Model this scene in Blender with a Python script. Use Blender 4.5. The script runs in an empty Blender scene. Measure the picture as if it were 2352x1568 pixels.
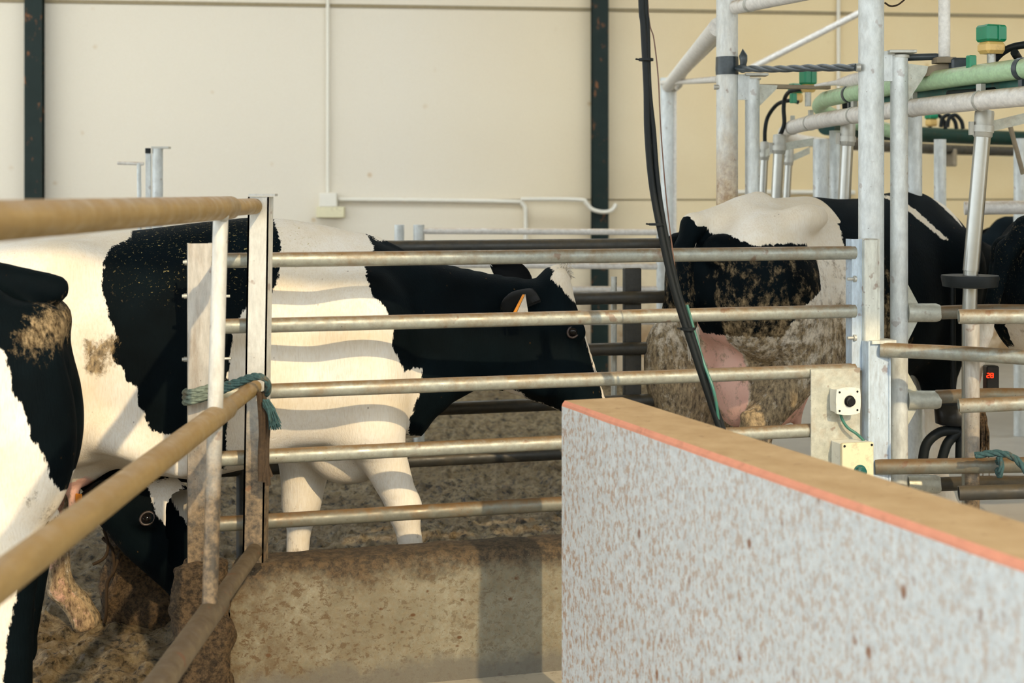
import bpy, math, random
import numpy as np
from mathutils import Vector, Matrix, noise
random.seed(7); np.random.seed(7)
SC = bpy.context.scene
COL = SC.collection
F = 2352 * 50 / 36.0          # focal length in pixels of the 2352 px wide frame
H = 1.63                      # eye height
HY = 440.0                    # horizon row

# ---------------------------------------------------------------- camera
cd = bpy.data.cameras.new('camera'); cam = bpy.data.objects.new('camera', cd); COL.objects.link(cam)
cam.location = (0, 0, H); cam.rotation_euler = (math.pi / 2, 0, 0)
cd.lens = 50; cd.sensor_width = 36; cd.shift_y = -(784 - HY) / 2352
cd.clip_end = 200
cd.dof.use_dof = True; cd.dof.focus_distance = 5.2; cd.dof.aperture_fstop = 3.0
SC.camera = cam
# ---------------------------------------------------------------- light
w = bpy.data.worlds.new('sky'); SC.world = w; w.use_nodes = True
bg = w.node_tree.nodes['Background']; bg.inputs[0].default_value = (0.86, 0.94, 1.0, 1); bg.inputs[1].default_value = 4.0
sd = bpy.data.lights.new('sun', 'SUN'); sun = bpy.data.objects.new('sun', sd); COL.objects.link(sun)
sd.energy = 2.9; sd.color = (1.0, 0.76, 0.44); sd.angle = 0.012
SUN_EL, SUN_AZ = math.radians(30), math.radians(22)
sdir = Vector((math.sin(SUN_AZ) * math.cos(SUN_EL), -math.cos(SUN_AZ) * math.cos(SUN_EL), math.sin(SUN_EL)))
sun.rotation_euler = sdir.to_track_quat('Z', 'Y').to_euler()
SC.view_settings.view_transform = 'Standard'; SC.view_settings.look = 'None'
SC.view_settings.exposure = 0.0; SC.view_settings.gamma = 1.0; SC.view_settings.use_curve_mapping = False

# ---------------------------------------------------------------- helpers
def P(px, py, Y):
    return Vector(((px - 1176) / F * Y, Y, H - (py - HY) / F * Y))
def FA(px, Y0=4.97, m=.27):                     # distance of the pen fence line at a column
    return Y0 / (1 - m * (px - 1176) / F)
def tag(o, label=None, cat=None, group=None, kind=None):
    if label: o['label'] = label
    if cat: o['category'] = cat
    if group: o['group'] = group
    if kind: o['kind'] = kind
    return o
def thing(name, label, cat, loc=(0, 0, 0), group=None, rz=0):
    o = bpy.data.objects.new(name, None); COL.objects.link(o); o.empty_display_size = .1
    o.location = loc; o.rotation_euler = (0, 0, rz)
    return tag(o, label, cat, group)

class MB:
    def __init__(s): s.v = []; s.f = []; s.m = []; s.s = []
    def add(s, vs, fs, mi=0, smooth=False):
        n = len(s.v); s.v += [tuple(v) for v in vs]
        for f in fs: s.f.append([i + n for i in f]); s.m.append(mi); s.s.append(smooth)
        return s
    def box(s, c, d, rot=None, mi=0, bev=0.0):
        hx, hy, hz = d[0] / 2, d[1] / 2, d[2] / 2
        R = rot or Matrix.Identity(3); c = Vector(c)
        b = min(bev, hx * .9, hy * .9, hz * .9)
        if b <= 0:
            vs = [c + R @ Vector((x, y, z)) for x in (-hx, hx) for y in (-hy, hy) for z in (-hz, hz)]
            s.add(vs, [(0, 1, 3, 2), (4, 6, 7, 5), (0, 4, 5, 1), (2, 3, 7, 6), (0, 2, 6, 4), (1, 5, 7, 3)], mi)
        else:                                   # chamfered box
            idx = {}; vs = []
            for sx in (-1, 1):
                for sy in (-1, 1):
                    for sz in (-1, 1):
                        for a in range(3):
                            p = [sx * (hx - b), sy * (hy - b), sz * (hz - b)]
                            p[a] = (sx * hx, sy * hy, sz * hz)[a]
                            idx[(sx, sy, sz, a)] = len(vs); vs.append(c + R @ Vector(p))
            fs = []
            for a in range(3):
                o1, o2 = [(1, 2), (2, 0), (0, 1)][a]
                for sg in (-1, 1):
                    q = []
                    for (u, v) in ((-1, -1), (1, -1), (1, 1), (-1, 1)):
                        k = [0, 0, 0]; k[a] = sg; k[o1] = u; k[o2] = v; q.append(idx[(k[0], k[1], k[2], a)])
                    fs.append(q if sg > 0 else q[::-1])
                for u in (-1, 1):
                    for v in (-1, 1):
                        k1 = [0, 0, 0]; k1[o1] = u; k1[o2] = v; k2 = list(k1); k1[a] = -1; k2[a] = 1
                        fs.append([idx[(*k1, o1)], idx[(*k2, o1)], idx[(*k2, o2)], idx[(*k1, o2)]])
            for sx in (-1, 1):
                for sy in (-1, 1):
                    for sz in (-1, 1): fs.append([idx[(sx, sy, sz, a)] for a in range(3)])
            s.add(vs, fs, mi)
        return s
    def tube(s, pts, r, n=20, caps=True, mi=0, closed=False):
        pts = [Vector(p) for p in pts]; k = len(pts)
        rs = r if isinstance(r, (list, tuple)) else [r] * k
        T = []
        for i in range(k):
            if closed: t = pts[(i + 1) % k] - pts[i - 1]
            else: t = pts[min(i + 1, k - 1)] - pts[max(i - 1, 0)]
            T.append(t.normalized())
        u = T[0].orthogonal().normalized(); vs = []; fs = []
        for i in range(k):
            u = (u - T[i] * u.dot(T[i])).normalized(); w_ = T[i].cross(u)
            for j in range(n):
                a = 2 * math.pi * j / n; vs.append(pts[i] + (u * math.cos(a) + w_ * math.sin(a)) * rs[i])
        for i in range(k - 1 if not closed else k):
            i2 = (i + 1) % k
            for j in range(n): fs.append((i * n + j, i * n + (j + 1) % n, i2 * n + (j + 1) % n, i2 * n + j))
        s.add(vs, fs, mi, True)
        if caps and not closed:
            s.add(vs[:n], [list(range(n))[::-1]], mi); s.add(vs[-n:], [list(range(n))], mi)
        return s
    def hollow(s, a, b, r, t=.004, n=24, mi=0):  # open pipe
        a, b = Vector(a), Vector(b); d = (b - a).normalized(); u = d.orthogonal().normalized(); w_ = d.cross(u)
        vs = []
        for (p, rr) in ((a, r), (b, r), (b, r - t), (a, r - t)):
            for j in range(n):
                an = 2 * math.pi * j / n; vs.append(p + (u * math.cos(an) + w_ * math.sin(an)) * rr)
        for q in range(4):
            q2 = (q + 1) % 4
            s.add([vs[q * n + j] for j in range(n)] + [vs[q2 * n + j] for j in range(n)],
                  [(j, (j + 1) % n, n + (j + 1) % n, n + j) for j in range(n)], mi, q in (0, 2))
        return s
    def prism(s, poly, off, mi=0):              # poly: 3-D points of a flat outline, off: thickness vector
        poly = [Vector(p) for p in poly]; off = Vector(off); n = len(poly)
        vs = poly + [p + off for p in poly]
        fs = [list(range(n))[::-1], list(range(n, 2 * n))] + [(i, (i + 1) % n, n + (i + 1) % n, n + i) for i in range(n)]
        return s.add(vs, fs, mi)
    def ball(s, c, r, n=14, mi=0, sc=(1, 1, 1), rot=None):
        R = rot or Matrix.Identity(3); vs = []; fs = []; c = Vector(c)
        for i in range(n + 1):
            th = math.pi * i / n
            for j in range(2 * n):
                ph = math.pi * j / n
                vs.append(c + R @ Vector((r * sc[0] * math.sin(th) * math.cos(ph), r * sc[1] * math.sin(th) * math.sin(ph), r * sc[2] * math.cos(th))))
        for i in range(n):
            for j in range(2 * n):
                a, b = i * 2 * n + j, i * 2 * n + (j + 1) % (2 * n)
                fs.append((a, b, b + 2 * n, a + 2 * n))
        return s.add(vs, fs, mi, True)
    def lathe(s, o, axis, prof, n=28, mi=0):    # prof: (distance along the axis, radius)
        o = Vector(o); ax = Vector(axis).normalized()
        return s.tube_var([o + ax * h for h, _ in prof], [r for _, r in prof], ax, n, mi)
    def tube_var(s, pts, rs, ax, n, mi):
        u = ax.orthogonal().normalized(); w_ = ax.cross(u); vs = []; fs = []
        for p, r in zip(pts, rs):
            for j in range(n):
                a = 2 * math.pi * j / n; vs.append(p + (u * math.cos(a) + w_ * math.sin(a)) * r)
        for i in range(len(pts) - 1):
            q = [(i * n + j, i * n + (j + 1) % n, (i + 1) * n + (j + 1) % n, (i + 1) * n + j) for j in range(n)]
            sm = abs((pts[i + 1] - pts[i]).length) > abs(rs[i + 1] - rs[i]) * .8
            if sm: fs += q
            else: s.add([vs[k] for k in range(i * n, (i + 2) * n)], [(j, (j + 1) % n, n + (j + 1) % n, n + j) for j in range(n)], mi)
        s.add(vs, fs, mi, True); s.add(vs[:n], [list(range(n))[::-1]], mi); s.add(vs[-n:], [list(range(n))], mi)
        return s
    def build(s, name, mats, parent=None, **kw):
        me = bpy.data.meshes.new(name)
        vs = s.v
        if parent is not None and not kw.pop('local', False):
            M = root_matrix(parent).inverted(); vs = [M @ Vector(v) for v in vs]
        me.from_pydata([tuple(v) for v in vs], [], s.f)
        for m in (mats if isinstance(mats, (list, tuple)) else [mats]): me.materials.append(m)
        me.polygons.foreach_set('material_index', s.m); me.polygons.foreach_set('use_smooth', s.s); me.update()
        o = bpy.data.objects.new(name, me); COL.objects.link(o)
        if parent is not None: o.parent = parent
        return tag(o, **kw)
def root_matrix(o):
    M = Matrix.Translation(o.location) @ o.rotation_euler.to_matrix().to_4x4() if True else None
    return root_matrix(o.parent) @ M if o.parent else M
def smooth_path(ctrl, k=8):
    c = [Vector(p) for p in ctrl]; out = []
    for i in range(len(c) - 1):
        p0 = c[max(i - 1, 0)]; p1 = c[i]; p2 = c[i + 1]; p3 = c[min(i + 2, len(c) - 1)]
        for j in range(k):
            t = j / k
            out.append(.5 * ((2 * p1) + (p2 - p0) * t + (2 * p0 - 5 * p1 + 4 * p2 - p3) * t * t + (3 * p1 - p0 - 3 * p2 + p3) * t ** 3))
    out.append(c[-1]); return out
def rotz(a): return Matrix.Rotation(a, 3, 'Z')

# ---------------------------------------------------------------- materials
class NT:
    def __init__(s, name, rough=.6, metal=0.0, spec=.5):
        s.m = bpy.data.materials.new(name); s.m.use_nodes = True; s.t = s.m.node_tree
        s.b = s.t.nodes['Principled BSDF']; s.b.inputs['Roughness'].default_value = rough
        s.b.inputs['Metallic'].default_value = metal; s.b.inputs['Specular IOR Level'].default_value = spec
    def n(s, typ, **kw):
        nd = s.t.nodes.new(typ)
        for k, v in kw.items(): setattr(nd, k, v)
        return nd
    def l(s, a, b): s.t.links.new(a, b)
    def coord(s, scale=(1, 1, 1), kind='Object'):
        tc = s.n('ShaderNodeTexCoord'); mp = s.n('ShaderNodeMapping'); mp.inputs['Scale'].default_value = scale
        s.l(tc.outputs[kind], mp.inputs[0]); return mp.outputs[0]
    def noise(s, scale, detail=4, rough=.6, st=(1, 1, 1), dist=0):
        nd = s.n('ShaderNodeTexNoise'); nd.inputs['Scale'].default_value = scale; nd.inputs['Detail'].default_value = detail
        nd.inputs['Roughness'].default_value = rough; nd.inputs['Distortion'].default_value = dist
        s.l(s.coord(st), nd.inputs['Vector']); return nd.outputs['Fac']
    def vor(s, scale, st=(1, 1, 1), rnd=1.0):
        nd = s.n('ShaderNodeTexVoronoi'); nd.inputs['Scale'].default_value = scale; nd.inputs['Randomness'].default_value = rnd
        s.l(s.coord(st), nd.inputs['Vector']); return nd.outputs['Distance']
    def ramp(s, fac, a, b, va=0.0, vb=1.0):
        nd = s.n('ShaderNodeMapRange'); nd.inputs['From Min'].default_value = a; nd.inputs['From Max'].default_value = b
        nd.inputs['To Min'].default_value = va; nd.inputs['To Max'].default_value = vb; s.l(fac, nd.inputs['Value']); return nd.outputs[0]
    def mix(s, fac, a, b):
        nd = s.n('ShaderNodeMix', data_type='RGBA')
        if isinstance(fac, float): nd.inputs[0].default_value = fac
        else: s.l(fac, nd.inputs[0])
        for v, i in ((a, 6), (b, 7)):
            if isinstance(v, tuple): nd.inputs[i].default_value = (*v, 1)
            else: s.l(v, nd.inputs[i])
        return nd.outputs[2]
    def math(s, op, a, b=0.0, clamp=False):
        nd = s.n('ShaderNodeMath', operation=op); nd.use_clamp = clamp
        for v, i in ((a, 0), (b, 1)):
            if isinstance(v, (int, float)): nd.inputs[i].default_value = v
            else: s.l(v, nd.inputs[i])
        return nd.outputs[0]
    def nz(s):
        g = s.n('ShaderNodeNewGeometry'); sp = s.n('ShaderNodeSeparateXYZ'); s.l(g.outputs['Normal'], sp.inputs[0]); return sp.outputs['Z']
    def posz(s):
        g = s.n('ShaderNodeNewGeometry'); sp = s.n('ShaderNodeSeparateXYZ'); s.l(g.outputs['Position'], sp.inputs[0]); return sp.outputs['Z']
    def attr(s, name):
        nd = s.n('ShaderNodeAttribute', attribute_name=name); return nd.outputs['Fac']
    def color(s, c):
        if isinstance(c, tuple): s.b.inputs['Base Color'].default_value = (*c, 1)
        else: s.l(c, s.b.inputs['Base Color'])
        return s
    def bump(s, h, strength=.3, dist=.01):
        nd = s.n('ShaderNodeBump'); nd.inputs['Strength'].default_value = strength; nd.inputs['Distance'].default_value = dist
        s.l(h, nd.inputs['Height']); s.l(nd.outputs[0], s.b.inputs['Normal']); return s

def simple(name, col, rough=.5, metal=0.0, var=.25, scale=30, grime=0.0):
    t = NT(name, rough, metal)
    c = t.mix(t.noise(scale), tuple(x * (1 - var) for x in col), tuple(min(1, x * (1 + var)) for x in col))
    if grime: c = t.mix(t.ramp(t.noise(18, 6, .7), .55, .68, 0, grime), c, (.13, .08, .035))
    if max(col) < .04: t.b.inputs['Specular IOR Level'].default_value = .25
    t.color(c); t.bump(t.noise(scale * 3), .1, .002); return t.m
def metal(name, col, grime=.5, top=.5, streak=(1, 1, 1), rough=.42, met=.35, rust=.5, dust=(.20, .115, .045), low=None, lowcol=((.032, .022, .012), (.235, .16, .085))):
    t = NT(name, rough, met)
    c = t.mix(t.ramp(t.noise(45, 5, .7, streak), .3, .7), tuple(x * .78 for x in col), tuple(min(1, x * 1.12) for x in col))
    g = t.ramp(t.noise(9, 8, .72, streak), .5, .72, 0, grime)
    c = t.mix(g, c, dust)
    if top:                                     # dirt lying on the upper side
        d = t.math('ADD', t.nz(), t.math('MULTIPLY', t.math('SUBTRACT', t.noise(25, 6, .7, streak), .5), 1.3))
        c = t.mix(t.ramp(d, .35, .95, 0, top), c, dust)
    if low:                                     # caked mud up to a height
        d = t.math('ADD', t.posz(), t.math('MULTIPLY', t.math('SUBTRACT', t.noise(6, 8, .75), .5), low[2]))
        c = t.mix(t.ramp(d, low[0], low[1], .95, 0), c, t.mix(t.ramp(t.noise(34, 7, .75), .40, .62), *lowcol))
    if rust:
        c = t.mix(t.ramp(t.noise(14, 3, .5), .66, .70, 0, rust), c, (.16, .055, .02))
        sp = t.ramp(t.vor(38), .0, .11, 1, 0)
        c = t.mix(t.math('MULTIPLY', sp, t.ramp(t.noise(11, 2), .5, .55)), c, (.07, .035, .015))
    t.color(c); t.l(t.ramp(t.noise(20, 4), .3, .7, rough - .08, rough + .25), t.b.inputs['Roughness'])
    t.bump(t.noise(120, 5, .7, streak), .18, .002); return t.m

M = {}
GALV = (.60, .61, .56)
M['rail'] = metal('grimy_rail', (.36, .375, .33), .62, .95, rough=.4, dust=(.24, .15, .065))
M['rail_low'] = metal('muddy_shaded_rail', (.19, .19, .155), .7, .95, rough=.42)  # mud, plus a base darkened to stand in for shade low down
M['rail_dark'] = metal('dark_rail', (.045, .045, .04), .4, .8, met=.2, rust=0, dust=(.10, .075, .04))  # dark tone; on the lowest pipes at right it stands in for shade
M['gate_rail'] = metal('brown_dusty_rail', (.33, .22, .08), .6, .6, (1, .12, 1), met=.15, dust=(.25, .15, .05), rust=0)
M['gate_post'] = metal('white_gate_post', (.60, .60, .56), .35, .3, (1, 1, .3), met=.05, low=(.75, 1.1, .5))
M['galv'] = metal('galvanised_post', (.66, .70, .70), .15, .3, (1, 1, .4), met=.25, rust=.35)
M['galv_low'] = metal('galvanised_grimy_post', (.66, .68, .62), .5, .3, (1, 1, .3), met=.25, rust=.6)
M['post_a'] = metal('pale_post_stained_low', (.70, .72, .70), .35, .2, (1, 1, .3), met=.15, rust=.5, dust=(.42, .28, .10), low=(1.55, 1.95, .7), lowcol=((.30, .17, .07), (.62, .50, .32)))
M['blue'] = metal('pale_blue_post', (.50, .60, .70), .25, .3, (2, 2, .5), met=.1)
M['rail_mud'] = metal('mud_crusted_rail', (.16, .12, .07), .9, .6, rough=.6, met=.05, dust=(.05, .03, .012))
M['channel'] = metal('mottled_channel', (.50, .48, .44), .6, .3, (1.5, 1.5, .3), met=.25, low=(.55, .95, .5))
M['steel'] = simple('stainless_steel', (.40, .40, .37), .33, .9, .12, 15)
M['steel_dull'] = simple('dull_zinc', (.50, .50, .46), .5, .5, .25, 25, .4)
M['plate'] = metal('dirty_zinc_plate', (.52, .53, .46), .4, 0, met=.3, dust=(.34, .20, .08))
M['white_pipe'] = metal('white_vacuum_pipe', (.78, .76, .72), .12, .75, met=.05, rust=0, dust=(.42, .30, .16))
M['mint'] = metal('pale_green_pipe', (.42, .62, .38), .08, .7, met=.0, rust=0, dust=(.36, .32, .15), rough=.35)
M['teal'] = simple('dark_green_channel', (.005, .10, .075), .4, 0, .3, 20, .5)
M['teal_dark'] = simple('blackish_green_ring', (.004, .035, .028), .5, 0, .3, 20, .3)
M['green'] = simple('green_plastic', (.0, .22, .10), .35, 0, .15, 12, .15)
M['yellow'] = simple('yellow_plastic', (.72, .48, .16), .4, 0, .12, 12, .3)
M['rubber'] = simple('black_rubber', (.006, .009, .010), .5, 0, .3, 40)
M['tape'] = simple('black_tape', (.035, .05, .06), .35, 0, .5, 60)
M['white_plastic'] = simple('white_plastic', (.74, .74, .66), .4, 0, .06, 25, .35)
M['cream_plastic'] = simple('cream_plastic', (.72, .66, .44), .45, 0, .08, 20, .35)
M['black'] = simple('black_plastic', (.01, .011, .012), .3, 0, .2)
M['teal_knob'] = simple('teal_knob', (.01, .10, .09), .25, 0, .2)
M['green_cable'] = simple('green_cable', (.045, .17, .13), .35, 0, .2, 20, .3)
M['rope'] = simple('blue_green_rope', (.035, .085, .09), .9, 0, .8, 120, .8)
M['rope_pale'] = simple('grey_green_rope', (.16, .20, .16), .9, 0, .8, 120, .6)
M['mud_rope'] = simple('mud_caked_rope', (.05, .03, .014), .85, 0, .7, 90)
M['wood'] = simple('weathered_wood', (.27, .22, .15), .8, 0, .4, 14, .4)
M['wire'] = simple('thin_brown_wire', (.16, .08, .05), .5)
M['conduit'] = simple('cream_conduit', (.78, .74, .64), .5, 0, .05)
M['orange'] = simple('orange_tag', (.85, .30, .02), .4, 0, .1)
M['eye'] = simple('dark_eye', (.006, .005, .005), .05, 0, .1)
M['eyelid'] = simple('dusky_eyelid', (.04, .028, .026), .45)
M['hoof'] = simple('dark_hoof', (.06, .045, .03), .6)
M['twig'] = simple('dark_twig', (.035, .022, .012), .8)
def led():
    t = NT('red_led', .4); t.color((.3, .0, .0)); t.b.inputs['Emission Color'].default_value = (1, .02, .0, 1); t.b.inputs['Emission Strength'].default_value = 3
    return t.m
M['led'] = led()

def mat_wall():
    t = NT('cream_wall', .75)
    c = t.mix(t.ramp(t.noise(.8, 4), .3, .7), (.78, .61, .335), (.83, .68, .41))
    g = t.n('ShaderNodeNewGeometry'); sp = t.n('ShaderNodeSeparateXYZ'); t.l(g.outputs['Position'], sp.inputs[0])
    # paler towards the left end, yellower towards the parlour
    c = t.mix(t.ramp(sp.outputs['X'], -1.0, 2.2, .95, 0), c, (.775, .715, .605))
    c = t.mix(t.ramp(t.noise(70, 3), .3, .7, 0, .08), c, (.5, .38, .2))
    spots = t.math('MULTIPLY', t.ramp(t.vor(3.2), .03, .10, 1, 0), t.ramp(t.noise(3.1, 2), .48, .6))
    c = t.mix(t.math('MULTIPLY', spots, .55), c, (.50, .30, .08))
    d = t.math('ADD', sp.outputs['Z'], t.math('MULTIPLY', t.math('SUBTRACT', t.noise(4, 6, .7), .5), 1.0))
    c = t.mix(t.ramp(d, .35, .85, .85, 0), c, t.mix(t.ramp(t.noise(3, 4), .45, .55), (.30, .17, .07), (.62, .50, .36)))
    t.color(c); t.bump(t.noise(90, 4), .15, .004); return t.m
M['wall'] = mat_wall()
def mat_beam():
    t = NT('dark_green_beam', .5)
    c = t.mix(t.noise(8), (.005, .013, .012), (.014, .026, .022)); t.b.inputs['Specular IOR Level'].default_value = .2
    c = t.mix(t.ramp(t.noise(14, 5, .7, (1, 1, .5)), .60, .68, 0, .8), c, (.28, .11, .04))
    t.color(c); return t.m
M['beam'] = mat_beam()
def mat_kerb():
    t = NT('stained_concrete', .82)
    c = t.mix(t.ramp(t.noise(5, 6, .7), .3, .7), (.155, .14, .095), (.30, .292, .225))
    c = t.mix(t.ramp(t.noise(60, 5, .75), .4, .62, 0, .45), c, (.20, .14, .07))
    g = t.n('ShaderNodeNewGeometry'); sp = t.n('ShaderNodeSeparateXYZ'); t.l(g.outputs['Position'], sp.inputs[0])
    x, z = sp.outputs['X'], sp.outputs['Z']
    splat = t.ramp(t.noise(34, 7, .78, (1, 1, 1.3), .4), .53, .57)
    dens = t.ramp(x, -1.0, .1, .95, .35)
    c = t.mix(t.math('MULTIPLY', splat, dens), c, (.095, .055, .022))
    c = t.mix(t.math('MULTIPLY', t.ramp(x, -.95, -.25, .85, 0), t.ramp(t.noise(9, 8, .8), .38, .58)), c, (.10, .065, .03))
    blob = t.math('MULTIPLY', t.ramp(t.vor(15, (1, 1, 1.6)), .10, .17, 1, 0), t.ramp(t.noise(9, 3), .48, .56))
    c = t.mix(blob, c, (.10, .05, .018))
    d = t.math('ADD', z, t.math('MULTIPLY', t.math('SUBTRACT', t.noise(7, 6, .7), .5), .22))
    c = t.mix(t.ramp(d, .29, .36, 0, .93), c, t.mix(t.ramp(t.noise(40, 7, .8), .42, .6), (.022, .014, .007), (.11, .07, .033)))
    c = t.mix(t.ramp(d, .0, .05, .8, 0), c, (.13, .12, .10))
    pits = t.math('MULTIPLY', t.ramp(t.vor(60), .10, .16, 1, 0), t.ramp(t.noise(13, 2), .5, .6))
    c = t.mix(pits, c, (.12, .10, .07))
    t.color(c); t.bump(t.noise(70, 6, .75), .5, .01); return t.m
M['kerb'] = mat_kerb()
def mat_fgwall():
    t = NT('spattered_white_wall', .8)
    c = t.mix(t.ramp(t.noise(40, 5), .3, .7), (.53, .56, .575), (.68, .72, .735))
    g = t.n('ShaderNodeNewGeometry'); sp = t.n('ShaderNodeSeparateXYZ'); t.l(g.outputs['Position'], sp.inputs[0])
    sm = t.ramp(t.noise(62, 6, .72, (1, 1, .6)), .51, .58)
    dens = t.ramp(t.math('ADD', sp.outputs['Y'], t.math('MULTIPLY', sp.outputs['Z'], -.9)), 1.5, 4.0, .35, .95)
    c = t.mix(t.math('MULTIPLY', sm, dens), c, (.42, .27, .17))
    bl = t.math('MULTIPLY', t.ramp(t.vor(17, (1, 1, .6)), .10, .20, 1, 0), t.ramp(t.noise(7, 4), .50, .58))
    c = t.mix(t.math('MULTIPLY', bl, .9), c, (.25, .11, .05))
    fine = t.ramp(t.noise(130, 3, .6, (1, 1, .5)), .58, .64, 0, .5)
    c = t.mix(fine, c, (.50, .36, .26))
    t.color(c); t.bump(t.noise(60, 5), .5, .008); return t.m
M['fgwall'] = mat_fgwall()
def mat_fgtop():
    t = NT('dusty_wall_top', .85)
    c = t.mix(t.ramp(t.noise(9, 5), .3, .7), (.36, .24, .115), (.46, .33, .18))
    c = t.mix(t.ramp(t.noise(25, 4), .62, .7, 0, .5), c, (.18, .10, .05)); t.color(c); return t.m
M['fgtop'] = mat_fgtop()
M['coral'] = simple('coral_paint_edge', (.62, .26, .17), .7, 0, .2, 30, .3)
def mat_mud():
    t = NT('wet_mud', .5, 0, .6)
    h = t.attr('hgt')
    c = t.mix(t.ramp(t.noise(24, 8, .78, (1, 1, 1), .3), .41, .53), (.016, .012, .006), (.36, .25, .12))  # shaded gaps and sunlit highlights of the lumps put into the colour
    c = t.mix(t.math('MULTIPLY', t.ramp(t.noise(6, 5, .7), .38, .56, 0, .9), t.ramp(t.noise(33, 7, .8), .44, .54)), c, (.60, .47, .27))
    straw = t.math('MULTIPLY', t.ramp(t.noise(90, 4, .6, (1, .35, 1)), .60, .66), t.ramp(t.noise(5, 3), .4, .6))
    c = t.mix(straw, c, (.36, .27, .11))
    t.color(c); t.l(t.ramp(t.noise(14, 5), .35, .65, .22, .8), t.b.inputs['Roughness'])
    t.bump(t.noise(45, 9, .85), 1.0, .05); return t.m
M['mud'] = mat_mud()
def mat_clod():
    t = NT('caked_mud', .8)
    c = t.mix(t.ramp(t.noise(60, 8, .8), .42, .58), (.05, .03, .013), (.30, .19, .09))
    t.color(c); t.bump(t.noise(70, 8, .85), 1.0, .04); return t.m
M['clod'] = mat_clod()
M['aisle'] = simple('concrete_floor', (.42, .38, .30), .8, 0, .25, 4, .5)
M['bright'] = simple('pale_concrete', (.34, .31, .26), .7, 0, .15, 5)
M['added_roof'] = simple('pale_roof', (.62, .56, .46), .8, 0, .05, 3)

def mat_coat(name, white=(.88, .85, .79), black=(.0012, .0032, .0045), straw=1.0):
    t = NT(name, .75, 0, .06)
    blk, dirt, pink, fleck = t.attr('blk'), t.attr('dirt'), t.attr('pink'), t.attr('fleck')
    hair = t.noise(170, 3, .6, (1, 1, .16)); fringe = t.noise(60, 4, .7, (1, 1, .4))
    e = t.math('ADD', blk, t.math('MULTIPLY', t.math('SUBTRACT', fringe, .5), .035))
    e = t.math('ADD', e, t.math('MULTIPLY', t.math('SUBTRACT', hair, .5), .014))
    wc = t.mix(t.ramp(t.noise(4, 6, .65), .35, .68, 0, .75), white, (white[0] * .88, white[1] * .78, white[2] * .62))
    wc = t.mix(t.ramp(hair, .45, .75, 0, .35), wc, (white[0] * .7, white[1] * .6, white[2] * .45))
    wc = t.mix(t.ramp(pink, .35, .65), wc, t.mix(t.noise(9, 4), (.80, .44, .36), (.86, .60, .50)))
    bc = t.mix(t.ramp(t.noise(4, 3), .35, .7), black, tuple(x * 2.1 for x in black))
    c = t.mix(t.ramp(e, -.002, .002), wc, bc)
    # mud and dung dried in the coat: where 'dirt' is high, broken up by noise
    dn = t.math('ADD', dirt, t.math('MULTIPLY', t.math('SUBTRACT', t.noise(22, 8, .78, (1, 1, .7)), .5), 1.9))
    mudc = t.mix(t.ramp(t.noise(75, 4, .7, (1, 1, .4)), .35, .65), (.05, .034, .018), (.44, .33, .19))
    c = t.mix(t.ramp(dn, .42, .72, 0, .93), c, mudc)
    spk = t.math('MULTIPLY', t.ramp(t.vor(26, (1, 1, .7)), .05, .10, 1, 0), t.ramp(t.noise(6, 2), .56, .62))
    c = t.mix(t.math('MULTIPLY', spk, .6), c, (.14, .08, .03))
    fl = t.ramp(t.noise(210, 2, .5, (.5, 1, .5), 1.0), .66, .71)
    fl = t.math('MULTIPLY', fl, t.math('MULTIPLY', fleck, straw))
    c = t.mix(fl, c, (.50, .40, .17))
    t.color(c); t.bump(hair, .35, .006)
    t.b.inputs['Sheen Weight'].default_value = .0; t.b.inputs['Sheen Roughness'].default_value = .4
    return t.m
M['coat'] = mat_coat('holstein_coat')
M['coat_dirty'] = mat_coat('holstein_coat_dirty', (.88, .84, .76))
M['ear_white'] = simple('white_ear_hair', (.62, .57, .48), .8, 0, .3, 60)
M['ear'] = simple('black_ear', (.0025, .003, .0035), .85, 0, .3)
# ---------------------------------------------------------------- organic bodies: one smooth closed surface per animal
def polyd(q, poly):                             # signed distance to a 2-D outline, > 0 inside
    q = np.asarray(q, np.float32); poly = np.asarray(poly, np.float32); d = np.full(len(q), 1e9, np.float32); ins = np.zeros(len(q), bool)
    n = len(poly)
    for i in range(n):
        a, b = poly[i], poly[(i + 1) % n]; e = b - a; wv = q - a
        t = np.clip((wv @ e) / max(1e-9, float(e @ e)), 0, 1)
        d = np.minimum(d, ((wv - t[:, None] * e) ** 2).sum(1))
        c = (a[1] <= q[:, 1]) != (b[1] <= q[:, 1])
        if abs(e[1]) > 1e-9:
            xi = a[0] + (q[:, 1] - a[1]) / e[1] * e[0]; ins ^= c & (q[:, 0] < xi)
    d = np.sqrt(d); return np.where(ins, d, -d)

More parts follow.
